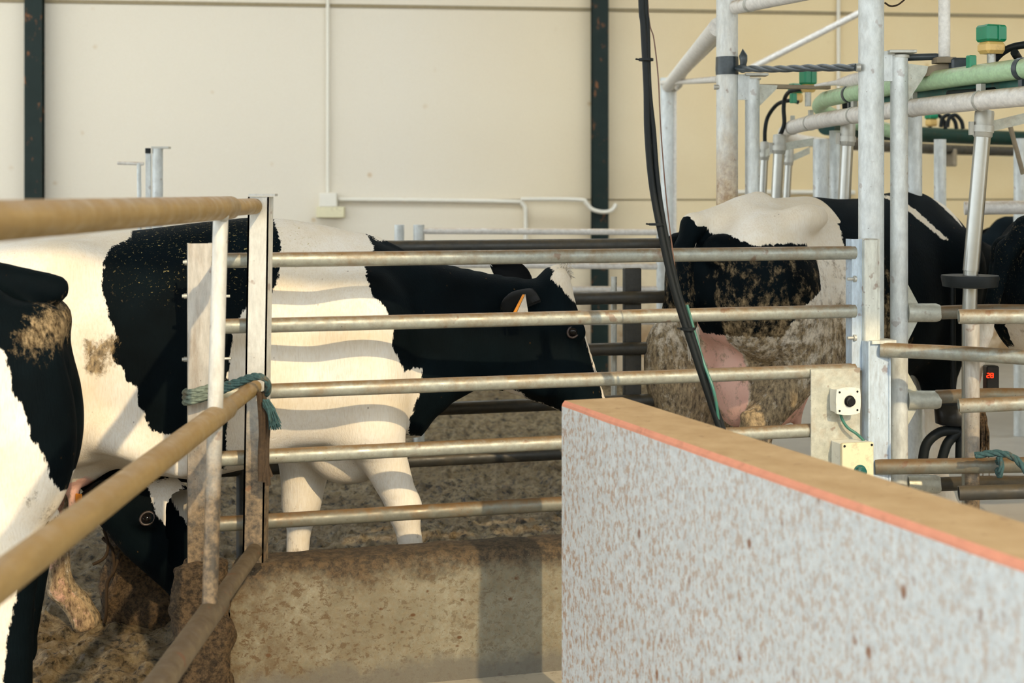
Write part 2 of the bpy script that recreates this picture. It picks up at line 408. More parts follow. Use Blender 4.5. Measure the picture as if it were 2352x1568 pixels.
class Body:
    def __init__(s, lo, hi, h):
        s.lo = np.array(lo, np.float32); s.h = h; s.n = np.ceil((np.array(hi) - s.lo) / h).astype(int) + 1
        s.F = np.full(s.n, .25, np.float32)
    def sub(s, lo, hi, pad):
        a = np.clip(((np.array(lo) - pad - s.lo) / s.h).astype(int), 0, s.n - 1); b = np.clip(((np.array(hi) + pad - s.lo) / s.h).astype(int) + 2, 1, s.n)
        sl = tuple(slice(a[i], max(b[i], a[i] + 1)) for i in range(3))
        g = [s.lo[i] + s.h * np.arange(s.n[i], dtype=np.float32)[sl[i]] for i in range(3)]
        return sl, g[0][:, None, None], g[1][None, :, None], g[2][None, None, :]
    def smin(s, sl, d, k, neg=False):
        a = s.F[sl]
        if neg: d = -d; hh = np.clip(.5 - .5 * (d - a) / k, 0, 1); r = d * (1 - hh) + a * hh + k * hh * (1 - hh)   # smooth carve
        else: hh = np.clip(.5 + .5 * (d - a) / k, 0, 1); r = d * (1 - hh) + a * hh - k * hh * (1 - hh)
        s.F[sl] = r.astype(np.float32)
    def cone(s, a, b, ra, rb, k=.05, sy=1.0, neg=False):
        a, b = np.array(a, float), np.array(b, float); r = max(ra, rb)
        sl, x, y, z = s.sub(np.minimum(a, b) - r * max(1, sy), np.maximum(a, b) + r * max(1, sy), k + .02)
        e = b - a; L = max(1e-9, e @ e)
        t = np.clip(((x - a[0]) * e[0] + (y - a[1]) * e[1] + (z - a[2]) * e[2]) / L, 0, 1)
        d = np.sqrt((x - a[0] - t * e[0]) ** 2 + ((y - a[1] - t * e[1]) / sy) ** 2 + (z - a[2] - t * e[2]) ** 2) - (ra + (rb - ra) * t)
        s.smin(sl, d * min(1, sy), k, neg)
    def chain(s, pts, rs, k=.04, sy=1.0):
        for i in range(len(pts) - 1): s.cone(pts[i], pts[i + 1], rs[i], rs[i + 1], k, sy)
    def ell(s, c, r, k=.05, rz=0.0, rx=0.0, neg=False):
        c = np.array(c, float); R = max(r); sl, x, y, z = s.sub(c - R, c + R, k + .02)
        x, y, z = x - c[0], y - c[1], z - c[2]
        xx = x * math.cos(rz) + z * math.sin(rz); zz = -x * math.sin(rz) + z * math.cos(rz)      # pitch in the side plane
        yy = y * math.cos(rx) + zz * math.sin(rx); zz = -y * math.sin(rx) + zz * math.cos(rx)
        q = np.sqrt((xx / r[0]) ** 2 + (yy / r[1]) ** 2 + (zz / r[2]) ** 2)
        s.smin(sl, (q - 1) * min(r), k, neg)
    def torso(s, tab, k=.05, pw=.2):
        tab = np.array(tab, float); X = s.lo[0] + s.h * np.arange(s.n[0])
        # smooth interpolation of the profile
        def ip(c):
            v = np.interp(X, tab[:, 0], tab[:, c]); kk = max(1, int(.05 / s.h)); ker = np.hanning(2 * kk + 3)[1:-1]; ker /= ker.sum()
            return np.convolve(np.pad(v, kk, mode='edge'), ker, 'valid')[:len(X)]
        top, bot, wd = ip(1), ip(2), ip(3)
        sl, x, y, z = s.sub((tab[0, 0], -.5, tab[:, 2].min() - .05), (tab[-1, 0], .5, tab[:, 1].max() + .05), .05)
        T, B_, W = (v[sl[0]][:, None, None] for v in (top, bot, wd)); c = (T + B_) / 2; hh = (T - B_) / 2
        t = (z - c) / hh; we = W * (1 - pw * np.clip(t, -1.2, 1.2)) * (1 - .10 * np.clip(t, 0, 1) ** 2)
        q = (np.abs(y / we) ** 2.25 + np.abs(t) ** 2.25) ** (1 / 2.25)
        d = (q - 1) * np.minimum(W, hh)
        ex = np.maximum(tab[0, 0] - x, x - tab[-1, 0]); d = np.where(ex > 0, np.maximum(d, 0) + ex, d)
        s.smin(sl, d, k)
    def sil(s, poly, r, wa, wb=None, a=(0, 0), b=(0, 1), cy=0.0, k=.05, fr=None):
        poly = np.array(poly, float)            # outline in the side plane, inflated sideways
        if fr is None: fr = (np.zeros(3), np.array((1., 0, 0)), np.array((0, 1., 0)), np.array((0, 0, 1.)))
        o, ex, ey, ez = fr; W = max(wa, wb or wa)
        cs = np.array([o + ex * p[0] + ez * p[1] + ey * (cy + q) for p in poly for q in (-W, W)])
        sl, x, y, z = s.sub(cs.min(0), cs.max(0), k + .03)
        x, y, z = np.broadcast_arrays(x, y, z); shp = x.shape
        q = np.stack([x.ravel() - o[0], y.ravel() - o[1], z.ravel() - o[2]], 1)
        u, v, wv = q @ ex, q @ ez, q @ ey - cy
        d2 = polyd(np.stack([u, v], 1), poly)
        if wb is None: ww = wa
        else:
            e = np.array(b, float) - np.array(a, float); t = np.clip(((u - a[0]) * e[0] + (v - a[1]) * e[1]) / (e @ e), 0, 1); ww = wa + (wb - wa) * t
        g = np.sqrt(np.clip(1 - (1 - np.clip(d2 / r, 0, 1)) ** 2, 0, 1))
        d = np.where(d2 > 0, (np.abs(wv) - ww * g) * np.where(np.abs(wv) < ww * g, 1, .8), np.hypot(d2, wv))
        s.smin(sl, d.reshape(shp), k)
    def val(s, p):
        i = np.clip(np.round((np.array(p) - s.lo) / s.h).astype(int), 0, s.n - 1); return s.F[tuple(i)]
    def hit(s, p, d):                            # walk from p along d until inside
        p = np.array(p, float); d = np.array(d, float); d /= np.linalg.norm(d)
        for _ in range(400):
            if s.val(p) < 0: return p
            p = p + d * s.h * .5
        return p
    def mesh(s):                                 # surface nets
        Fv = s.F; n = Fv.shape; neg = Fv < 0
        cells = np.zeros((n[0] - 1, n[1] - 1, n[2] - 1), np.int8)
        for dx in (0, 1):
            for dy in (0, 1):
                for dz in (0, 1): cells += neg[dx:n[0] - 1 + dx, dy:n[1] - 1 + dy, dz:n[2] - 1 + dz]
        act = (cells > 0) & (cells < 8); idx = np.full(act.shape, -1, np.int64); ids = np.argwhere(act); idx[act] = np.arange(len(ids))
        acc = np.zeros((len(ids), 3)); cnt = np.zeros(len(ids))
        cor = [(a, b, c) for a in (0, 1) for b in (0, 1) for c in (0, 1)]
        for i, c0 in enumerate(cor):
            for c1 in cor[i + 1:]:
                if sum(abs(c0[k] - c1[k]) for k in range(3)) != 1: continue
                f0 = Fv[ids[:, 0] + c0[0], ids[:, 1] + c0[1], ids[:, 2] + c0[2]]; f1 = Fv[ids[:, 0] + c1[0], ids[:, 1] + c1[1], ids[:, 2] + c1[2]]
                m = (f0 < 0) != (f1 < 0); t = np.where(m, f0 / np.where(m, f0 - f1, 1), 0)
                p = np.array(c0)[None] + t[:, None] * (np.array(c1) - np.array(c0))[None]
                acc += np.where(m[:, None], p, 0); cnt += m
        V = s.lo + s.h * (ids + acc / cnt[:, None]); faces = []
        for ax in range(3):
            o1, o2 = (ax + 1) % 3, (ax + 2) % 3
            a = neg; b = np.roll(neg, -1, ax); ch = a != b
            sl = [slice(1, -1)] * 3; ch2 = np.zeros_like(ch); ch2[tuple(sl)] = ch[tuple(sl)]
            e = np.argwhere(ch2)
            def cid(k1, k2):
                q = e.copy(); q[:, o1] -= k1; q[:, o2] -= k2; return idx[q[:, 0], q[:, 1], q[:, 2]]
            q = np.stack([cid(0, 0), cid(1, 0), cid(1, 1), cid(0, 1)], 1); flip = ~neg[e[:, 0], e[:, 1], e[:, 2]]
            q[flip] = q[flip][:, ::-1]; faces.append(q[(q >= 0).all(1)])
        Q = np.concatenate(faces)
        for lam in (.5, -.52, .5, -.52, .5):
            S = np.zeros_like(V); C = np.zeros(len(V))
            for i in range(4):
                a, b = Q[:, i], Q[:, (i + 1) % 4]
                for k in range(3): S[:, k] += np.bincount(a, V[b, k], len(V)) + np.bincount(b, V[a, k], len(V))
                C += np.bincount(a, minlength=len(V)) + np.bincount(b, minlength=len(V))
            V = V + lam * (S / np.maximum(C, 1)[:, None] - V)
        return V, Q

def body_object(B, name, mat, parent, attrs):
    V, Q = B.mesh(); me = bpy.data.meshes.new(name)
    me.vertices.add(len(V)); me.vertices.foreach_set('co', V.astype(np.float32).ravel())
    me.loops.add(Q.size); me.loops.foreach_set('vertex_index', Q.astype(np.int32).ravel())
    me.polygons.add(len(Q)); me.polygons.foreach_set('loop_start', np.arange(0, Q.size, 4, dtype=np.int32))
    me.update(calc_edges=True); me.polygons.foreach_set('use_smooth', np.ones(len(Q), bool))
    me.materials.append(mat); me.validate()
    for k, fn in attrs.items():
        at = me.attributes.new(k, 'FLOAT', 'POINT'); at.data.foreach_set('value', np.asarray(fn(V), np.float32))
    o = bpy.data.objects.new(name, me); COL.objects.link(o); o.parent = parent; return o

class Loc:                                      # a cow's own axes: x forward, y to its left, z up
    def __init__(s, x, y, rz, z=0): s.o = np.array((x, y, z), float); s.rz = rz; s.c, s.s = math.cos(rz), math.sin(rz)
    def px(s, u, v, yl=0.0):                    # point of the plane y = yl seen at a photo position
        d = np.array(((u - 1176) / F, 1, -(v - HY) / F)); ya = np.array((-s.s, s.c, 0)); o = np.array((0, 0, H))
        t = (yl - (o - s.o) @ ya) / (d @ ya); return s.inv(o + t * d)
    def inv(s, p): p = np.array(p, float) - s.o; return np.array((p[0] * s.c + p[1] * s.s, -p[0] * s.s + p[1] * s.c, p[2]))
    def invd(s, p): p = np.array(p, float); return np.array((p[0] * s.c + p[1] * s.s, -p[0] * s.s + p[1] * s.c, p[2]))
    def xz(s, pts, yl=0.0): return [tuple(s.px(u, v, yl)[[0, 2]]) for u, v in pts]

def patch(polys_in, polys_out=()):              # black where inside any of the outlines and outside the white ones
    def fn(V):
        q = V[:, [0, 2]]; r = np.full(len(V), -9., np.float32)
        for p in polys_in: r = np.maximum(r, polyd(q, p))
        for p in polys_out: r = np.minimum(r, -polyd(q, p))
        return r
    return fn
const = lambda v: (lambda V: np.full(len(V), v, np.float32))
ss = lambda x, a, b: np.clip((x - a) / (b - a), 0, 1)

TORSO = [(-.90, 1.25, 1.05, .08), (-.82, 1.38, .90, .19), (-.62, 1.455, .80, .27), (-.42, 1.47, .72, .30), (-.2, 1.43, .64, .34), (0, 1.415, .60, .36),
         (.2, 1.42, .62, .345), (.4, 1.45, .66, .29), (.55, 1.45, .68, .25), (.7, 1.38, .72, .20), (.82, 1.28, .80, .14), (.90, 1.15, .95, .05)]
def hind(B, side, foot=(-.62, 0), k=.07):
    y = .19 * side; fx, dz = foot
    B.ell((-.62, .17 * side, 1.12), (.23, .15, .30), .08)
    B.cone((-.58, .19 * side, 1.10), (-.40, .21 * side, .82), .17, .12, k)
    B.chain([(-.40, .21 * side, .82), (fx - .06, .17 * side, .52 + dz), (fx - .02, .17 * side, .16 + dz)], [.12, .062, .042], .035)
    B.cone((fx - .04, .17 * side, .56 + dz), (fx - .12, .17 * side, .58 + dz), .05, .025, .03)
    B.chain([(fx - .02, .17 * side, .17 + dz), (fx + .04, .17 * side, .10 + dz), (fx + .07, .17 * side, .04 + dz)], [.050, .046, .055], .02)
def fore(B, side, knee=(.50, .42), foot=(.50, .04), elbow=(.46, .80), k=.07):
    y = .17 * side
    B.cone((.56, .19 * side, 1.15), (elbow[0], .19 * side, elbow[1]), .15, .11, .09)
    kn = (knee[0], y, knee[1]); ft = (foot[0], y, foot[1] + .12); tip = (foot[0] + .06, y, foot[1])
    B.chain([(elbow[0], .19 * side, elbow[1]), kn], [.105, .056], .05)
    B.ell(kn, (.058, .056, .07), .03)
    B.chain([kn, ft], [.050, .040], .03); B.chain([ft, (foot[0] + .03, y, foot[1] + .06), tip], [.048, .046, .054], .02)
def rump(B, soft=False):
    for s_ in (-1, 1):
        B.ell((-.44, (.19 if soft else .24) * s_, 1.39 if soft else 1.40), (.10, .06, .06), .12 if soft else .06); B.ell((-.86, .12 * s_, 1.27), (.06, .05, .06), .05)
        if not soft: B.ell((-.25, .37 * s_, 1.27), (.10, .06, .10), .08, neg=True)
    B.cone((-.50, 0, 1.46), (-.88, 0, 1.37), .05, .045, .05)
def leaf(MBo, o, tip, face, wd, cup=.03, n=10, th=.010):    # a cupped ear
    o, tip, face = Vector(o), Vector(tip), Vector(face).normalized(); ax = tip - o; side = ax.cross(face).normalized(); f2 = side.cross(ax).normalized()
    if f2.dot(face) < 0: f2 = -f2
    grid = []
    for i in range(n + 1):
        t = i / n; wv = wd * (math.sin(math.pi * min(1, t * .93 + .10)) ** .75) * (1 if t < 1 else 0) + .002
        grid.append([o + ax * t + side * wv * q + f2 * (cup * (q * q) * 1.4 - cup * .6 * math.sin(math.pi * t)) for q in (-1, -.7, -.35, 0, .35, .7, 1)])
    m = 7; vs = [p for r in grid for p in r] + [p - f2 * th for r in grid for p in r]; N = (n + 1) * m; fs = []
    for i in range(n):
        for j in range(m - 1):
            a = i * m + j; fs.append((a, a + 1, a + m + 1, a + m)); fs.append((N + a, N + a + m, N + a + m + 1, N + a + 1))
    ring = [j for j in range(m)] + [i * m + m - 1 for i in range(1, n + 1)] + [n * m + j for j in range(m - 2, -1, -1)] + [i * m for i in range(n - 1, 0, -1)]
    for i in range(len(ring)):
        a, b = ring[i], ring[(i + 1) % len(ring)]; fs.append((a, b, N + b, N + a))
    MBo.add(vs, fs, 0, True); return MBo
def eye(B, p, d, parent, r=.021, name='eye'):
    h = Vector(B.hit(p, d)); dv = Vector(d).normalized()
    m = MB().ball(h + dv * r * .45, r, 12)
    e = m.build(name, M['eye'], parent, local=True)
    u = dv.orthogonal().normalized(); wv = dv.cross(u)
    ring = [h + dv * r * .05 + (u * math.cos(a) * 1.02 + wv * math.sin(a) * .88) * r * 1.12 for a in np.linspace(0, 2 * math.pi, 18, endpoint=False)]
    MB().tube(ring, r * .22, 8, closed=True).build('eyelid', M['eyelid'], e, local=True)
    return h
def switch(parent, o, tip, r, mat, name='tail_switch', n=60):           # tassel of hair at the end of a tail
    m = MB(); o, tip = Vector(o), Vector(tip); rnd = random.Random(3)
    for i in range(n):
        a = rnd.random() * 6.28; q = rnd.random() ** .5; off = Vector((math.cos(a), math.sin(a), 0)) * r * q
        e = tip + off * 1.3 + Vector((0, 0, rnd.uniform(-.03, .08)))
        m.tube([o + off * .3, (o + e) / 2 + off * .55, e], [.006, .006, .0015], 5, caps=False)
    return m.build(name, mat, parent, local=True)
def simple_head(B, poll, muz, w=1.0):
    poll, muz = np.array(poll, float), np.array(muz, float); d = muz - poll
    B.cone(poll, poll + d * .35, .095 * w, .115 * w, .05); B.cone(poll + d * .35, poll + d * .75, .11 * w, .075 * w, .05)
    B.cone(poll + d * .75, muz, .075 * w, .07 * w, .04); B.cone(poll + d * .1 + (0, 0, -.08), poll + d * .5 + (0, 0, -.06), .08 * w, .07 * w, .05)

# ---------------------------------------------------------------- cow 1: walks along behind the pen fence, head low
def make_cow_walking():
    L = Loc(-1.165, 5.50 - .25 * 1.165, math.atan(.25))
    root = thing('cow', 'black and white cow walking behind the rails with head lowered and orange ear tag', 'cow', tuple(L.o), rz=L.rz)
    B = Body((-1.05, -.48, -.03), (1.75, .48, 1.62), .0115)
    B.torso([(-.93, 1.28, 1.05, .08), (-.82, 1.42, .90, .2), (-.62, 1.475, .80, .27), (-.42, 1.475, .70, .30), (-.2, 1.49, .62, .34), (0, 1.515, .585, .36),
             (.2, 1.535, .62, .345), (.33, 1.53, .67, .315), (.5, 1.50, .69, .27), (.65, 1.455, .70, .23), (.78, 1.38, .74, .18), (.86, 1.28, .8, .12), (.92, 1.15, .95, .05)])
    rump(B, True); hind(B, -1, (-.88, 0)); hind(B, 1, (L.px(165, 1420, .17)[0] - .02, 0))
    neck = L.xz([(760, 560), (860, 553), (940, 588), (1040, 612), (1130, 630), (1200, 640), (1262, 650), (1300, 760), (1250, 890), (1170, 896), (1095, 892), (1040, 922), (995, 962),
                 (965, 1002), (925, 1000), (860, 950), (780, 800)])
    B.sil(neck, .20, .19, .13, L.xz([(850, 760)])[0], L.xz([(1180, 760)])[0], k=.07)
    head = L.xz([(1195, 655), (1232, 640), (1258, 614), (1290, 607), (1306, 632), (1318, 690), (1341, 765), (1365, 840), (1386, 905), (1402, 955), (1396, 992), (1372, 1000), (1338, 975),
                 (1290, 944), (1250, 928), (1210, 915), (1172, 899), (1150, 820), (1165, 720)])
    B.sil(head, .11, .125, .068, L.xz([(1250, 740)])[0], L.xz([(1375, 960)])[0], k=.03)
    for s_ in (-1, 1):
        e = L.px(1305, 750, .0); B.ell((e[0], .105 * s_, e[2]), (.05, .03, .035), .03, rz=-.9)       # brow
        c = L.px(1245, 850, .0); B.ell((c[0], .085 * s_, c[2]), (.10, .05, .09), .04)                # cheek
        n_ = L.px(1372, 935, .0); B.ell((n_[0], .06 * s_, n_[2]), (.035, .03, .035), .02)
        B.ell((.55, .22 * s_, 1.05), (.16, .08, .27), .08, rz=-.25)                                  # shoulder
    kn = L.px(928, 1165, -.17); el = L.px(850, 975, -.2); ft = L.px(962, 1335, -.17)
    fore(B, -1, (kn[0], kn[2]), (ft[0], .04), (el[0], el[2]))
    kf = L.px(690, 1172, .17); ef = L.px(715, 1010, .2); ff = L.px(680, 1330, .17)
    fore(B, 1, (kf[0], kf[2]), (ff[0], .04), (ef[0], ef[2]))
    B.cone((kf[0], .17, kf[2] + .30), (kf[0] + .005, .17, kf[2] + .05), .09, .066, .05)
    b = L.px(790, 1062, 0); B.ell((b[0] + .02, 0, b[2] + .03), (.15, .12, .11), .07)                 # brisket
    B.ell((-.50, 0, .70), (.22, .18, .15), .06)                                                       # udder
    for sx in (-1, 1):
        for sy in (-1, 1): B.cone((-.50 + .08 * sx, .08 * sy, .58), (-.50 + .08 * sx, .08 * sy, .49), .022, .014, .02)
    B.cone((-.30, -.33, .80), (-.05, -.33, .68), .05, .03, .07)                                       # flank fold
    B.chain([(-.88, 0, 1.38), (-.97, 0, 1.30), (-.98, 0, .95), (-.97, 0, .75)], [.05, .035, .028, .02], .03)
    p1 = L.xz([(298, 470), (700, 470), (640, 500), (652, 560), (648, 620), (625, 682), (600, 662), (575, 690), (535, 748), (520, 860), (520, 1090), (470, 1070), (420, 1000), (385, 992), (350, 985), (330, 940), (315, 926),
               (318, 880), (290, 870), (283, 838), (262, 832), (255, 800), (266, 770), (255, 742), (243, 700), (232, 660), (236, 600), (255, 570), (300, 550)], -.3)
    p2 = L.xz([(858, 540), (885, 556), (1800, 520), (1800, 1200), (948, 1010), (944, 965), (965, 905), (972, 848), (950, 842), (925, 850), (905, 815), (890, 795), (893, 740), (872, 700), (850, 680), (836, 640), (838, 600), (868, 573)], -.2)
    w1 = L.xz([(1262, 590), (1330, 590), (1335, 705), (1318, 693), (1290, 668), (1266, 640), (1276, 620)], -.08)
    w2 = L.xz([(1339, 768), (1362, 842), (1384, 900), (1384, 985), (1420, 1010), (1430, 850), (1350, 760)], -.05)
    w3 = L.xz([(1165, 892), (1195, 899), (1212, 916), (1250, 930), (1290, 944), (1300, 965), (1160, 930)], -.05)
    d1 = L.xz([(190, 775), (268, 772), (270, 840), (225, 862), (190, 850)], -.3); d2 = L.xz([(240, 670), (290, 660), (285, 740), (230, 730)], -.3)
    def dirt(V):
        q = V[:, [0, 2]]; r = ss(polyd(q, d1), -.03, .02) * .75 + ss(polyd(q, d2), -.04, .03) * .35
        r = r * 1.0 + ss(.80 - V[:, 2], 0, .25) * .40 * ss(.45 - V[:, 0], 0, .3) + ss(.60 - V[:, 2], 0, .5) * .42
        return r
    def fleck(V): return ss(V[:, 2], 1.22, 1.40) * ss(V[:, 0], -.40, -.1) * ss(.45 - V[:, 0], 0, .05)
    def pink(V): return ss(.66 - V[:, 2], 0, .06) * ss(.18 - np.abs(V[:, 0] + .50), 0, .06) * (np.abs(V[:, 1]) < .13)
    body_object(B, 'body', M['coat'], root, dict(blk=patch([p1, p2], [w1, w2, w3]), dirt=dirt, pink=pink, fleck=fleck))
    for s_ in (-1, 1):
        e = L.px(1312, 760, -.10); eye(B, (e[0], .30 * s_, e[2]), (0, -s_, 0), root)
    eo = L.px(1225, 668, -.1); et = L.px(1165, 712, -.22)
    leaf(MB(), (eo[0], -.09, eo[2]), (et[0] - .02, -.21, et[2] + .015), (-.5, -.4, -.8), .068).build('ear', M['ear'], root, local=True)
    eo = L.px(1218, 652, .1); et = L.px(1130, 612, .2)
    leaf(MB(), (eo[0], .09, eo[2]), (et[0], .19, et[2]), (-.3, -.7, .2), .055).build('ear', M['ear'], root, local=True)
    a = L.px(1200, 676, -.24); b2 = L.px(1179, 716, -.24); c = L.px(1196, 730, -.24)
    MB().prism([a, b2, b2 + np.array((.004, 0, -.035)), b2 + np.array((.012, 0, -.035)), b2 + np.array((.012, 0, .0)), a + np.array((.008, 0, 0))], (0, -.004, 0)).build('ear_tag', M['orange'], root, local=True, label='orange ear tag')
    a2 = a + np.array((.012, .006, 0)); MB().prism([a2, b2 + np.array((.016, .006, 0)), b2 + np.array((.02, .006, -.04)), a2 + np.array((.016, 0, -.10))], (0, -.003, 0)).build('ear_tag_back', M['ear_white'], root, local=True)
    switch(root, (-.97, 0, .78), (-.96, 0, .42), .05, M['ear'])
    # tuft of pale hair on the poll
    m = MB(); rnd = random.Random(5)
    for i in range(90):
        u = rnd.uniform(1262, 1306); v = 606 + (abs(u - 1288) ** 1.6) * .12 + rnd.uniform(0, 26)
        p = L.px(u, v, 0); y = rnd.uniform(-.05, .05)
        m.tube([(p[0], y, p[2] - .005), (p[0] + .008, y * 1.2, p[2] + .012), (p[0] + .022, y * 1.3, p[2] + .004)], [.004, .003, .001], 4, caps=False)
    m.build('forelock', M['ear_white'], root, local=True)
make_cow_walking()

def stock_cow(label, x, y, rz, z=0, sc=1.0, res=.016, attrs=None, mat='coat', tail=None, head=((1.22, 0, 1.22), (1.55, 0, .95)), tab=TORSO, udder=(.20, .19, .20), hook=None, hindfeet=(-.62, -.5), tassel=True, extra=None, pose=None):
    root = thing('cow', label, 'cow', (x, y, z), rz=rz); root.scale = (sc, sc, sc)
    B = Body((-1.15, -.50, -.03), (1.85, .50, 1.65), res)
    B.torso(tab); rump(B); hind(B, -1, (hindfeet[0], 0)); hind(B, 1, (hindfeet[1], 0)); fore(B, -1); fore(B, 1, (.42, .42), (.40, .04))
    B.ell((-.42, 0, .70), udder, .05)
    for sx in (-1, 1):
        for sy in (-1, 1): B.cone((-.42 + .08 * sx, .08 * sy, .58), (-.42 + .08 * sx, .08 * sy, .46), .024, .014, .02)
    for s_ in (-1, 1): B.ell((.55, .20 * s_, 1.05), (.16, .08, .27), .08, rz=-.25)
    hp, hm = head
    B.cone((.66, 0, 1.14), hp, .25, .13, .09, sy=.62); B.cone((.72, 0, .98), ((hp[0] * .6 + .3), hp[1] * .6, hp[2] - .18), .16, .09, .08, sy=.5)
    simple_head(B, hp, hm)
    tl = tail or [(-.90, 0, 1.37), (-.97, 0, 1.27), (-.97, 0, .9), (-.95, 0, .62)]
    B.chain(tl, [.045, .036, .028, .022], .03)
    if extra: extra(B)
    a = dict(blk=const(1.), dirt=const(0.), pink=const(0.), fleck=const(0.)); a.update(attrs or {})
    body_object(B, 'body', M[mat], root, a)
    hd = np.array(hm, float) - np.array(hp, float); side = np.array((-hd[1], hd[0], 0)); side /= np.linalg.norm(side) + 1e-9
    pe = np.array(hp) + hd * .38
    for s_ in (-1, 1):
        eye(B, pe + side * s_ * .3 + (0, 0, .03), -side * s_, root)
        e0 = np.array(hp) + side * s_ * .08; leaf(MB(), e0, e0 + side * s_ * .16 + (-.03, 0, .0), (hd[0], hd[1], .2), .055).build('ear', M['ear'], root, local=True)
    if tassel: switch(root, tl[-1], (tl[-1][0], tl[-1][1], tl[-1][2] - .34), .045, M['ear'] if mat == 'coat' else M['clod'])
    return root, B

# ---------------------------------------------------------------- cow 2: rear three-quarter view on the rotary platform
def cow_rotary():
    x, y, rz, z = 1.475, 6.45, math.radians(35), .12
    L = Loc(x, y, rz, z)
    p1 = L.xz([(1560, 540), (1600, 556), (1625, 528), (1655, 512), (1690, 508), (1722, 520), (1736, 548), (1752, 566), (1790, 560), (1860, 560), (1878, 600), (1870, 665), (1836, 690), (1815, 712), (1800, 775), (1720, 778), (1668, 745), (1640, 660), (1600, 700), (1540, 700)], -.3)
    p2 = L.xz([(1908, 445), (1945, 438), (1960, 452), (1964, 520), (1955, 560), (1975, 700), (1965, 900), (2500, 1000), (2500, 380), (1940, 400)], -.3)
    s1 = L.xz([(2088, 452), (2104, 448), (2128, 490), (2160, 552), (2148, 548), (2112, 500)], -.2)
    s2 = L.xz([(2175, 455), (2200, 460), (2228, 480), (2222, 520), (2212, 530), (2196, 492)], -.15)
    def blk(V):
        r = patch([p1, p2], [s1, s2])(V); rear = (V[:, 0] < -.80)
        # seen from behind: black on the far buttock and along the tail
        tail = ((V[:, 0] < -.915) & (V[:, 2] > .95)).astype(float) * .3 - .1
        far = ss(V[:, 1], .02, .08) * ss(V[:, 2], .98, 1.02) * 2 - 1
        r = np.where((V[:, 1] > .0) & (V[:, 0] < -.4), np.minimum(far * .1, .1), r)
        top = ss(V[:, 2], 1.36, 1.39); r = np.where((V[:, 0] < -.2) & (top > .5) & (V[:, 0] > -.90), -.1, r)
        return np.where(tail > 0, tail, r)
    def pink(V):
        return ss(.085 - np.abs(V[:, 1] + .05), -.01, .02) * ss(-.70 - V[:, 0], 0, .02) * ss(1.25 - V[:, 2], 0, .05) * (V[:, 0] > -.915) + ss(.105 - np.abs(V[:, 1] + .03), 0, .03) * ss(-.30 - V[:, 0], -.35, -.3) * ss(.88 - V[:, 2], 0, .06) * ss(-.2 - V[:, 0], 0, .1)
    def dirt(V):
        return (.30 + .42 * ss(1.12 - V[:, 2], 0, .4)) * ss(1.30 - V[:, 2], 0, .06) * (1 - .62 * ss(pink(V), .3, .7)) * (1 - .9 * ss(V[:, 0], -.02, .12)) + .10
    tab = [(a, b + (.01 if -.7 < a < -.3 else .06 if a > -.3 else -.03), c, d) for a, b, c, d in TORSO]
    root, B = stock_cow('dung-stained white-backed cow seen from behind, between the pen fence and the thickest post', x, y, rz, z, 1.0, .0125, dict(blk=blk, dirt=dirt, pink=pink), 'coat_dirty',
                        tail=[(-.88, 0, 1.37), (-.94, -.01, 1.27), (-.94, -.04, 1.0), (-.92, -.05, .92)], udder=(.20, .15, .22), tab=tab, tassel=False, head=((1.12, 0, 1.10), (1.42, 0, .80)),
                        extra=lambda B: (B.ell((-.62, 0, .74), (.12, .13, .24), .06), B.ell((-.78, .22, .66), (.13, .11, .30), .08, rz=.3),
                                         B.chain([(-.87, .05, 1.15), (-.80, .09, .9), (-.62, .11, .6)], [.03, .04, .03], .04)))
    switch(root, (-.925, -.05, .97), (-.92, -.05, .84), .02, M['ear_white'], 'tail_hair')
cow_rotary()

# ---------------------------------------------------------------- cow 3: hindquarters close by, beyond the gate rails
def cow_near():
    x, y, rz, sc = -2.25, 4.22, math.radians(193), .97
    L = Loc(x, y, rz)
    wpoly = L.xz([(-200, 760), (0, 800), (22, 850), (25, 890), (62, 960), (70, 1010), (95, 1040), (110, 1100), (130, 1140), (165, 1150), (140, 1240), (50, 1290), (30, 1400), (10, 1480), (0, 1600), (-300, 1700)], .3)
    dpoly = L.xz([(20, 770), (50, 720), (110, 690), (155, 715), (190, 790), (150, 830), (40, 830)], .3)
    dlow = L.xz([(60, 1110), (150, 1130), (170, 1160), (150, 1230), (60, 1250)], .3)
    def blk(V): return -polyd(V[:, [0, 2]] * sc, wpoly)
    def dirt(V):
        q = V[:, [0, 2]] * sc; return ss(polyd(q, dpoly), -.05, .04) * .62 + ss(polyd(q, dlow), -.05, .04) * .4 + ss(.35 - V[:, 2], 0, .3) * .3
    stock_cow('black cow with creamy belly standing at the end of the gate, closest to us', x, y, rz, 0, sc, .0145, dict(blk=blk, dirt=dirt), 'coat',
              tail=[(-.84, 0, 1.36), (-.86, -.10, 1.25), (-.80, -.22, 1.0), (-.70, -.25, .8)], tassel=False, head=((1.2, 0, 1.35), (1.6, 0, 1.15)), hindfeet=(-.74, -.70), extra=lambda B: [B.ell((-.80, .16 * q, .93), (.16, .13, .30), .08) for q in (-1, 1)] + [B.chain([(-.50, .21, .85), (-.74, .19, .55), (-.76, .17, .15)], [.14, .095, .07], .05)], tab=[(a, b - (.05 if a < -.5 else .0), c, d) for a, b, c, d in TORSO])
cow_near()

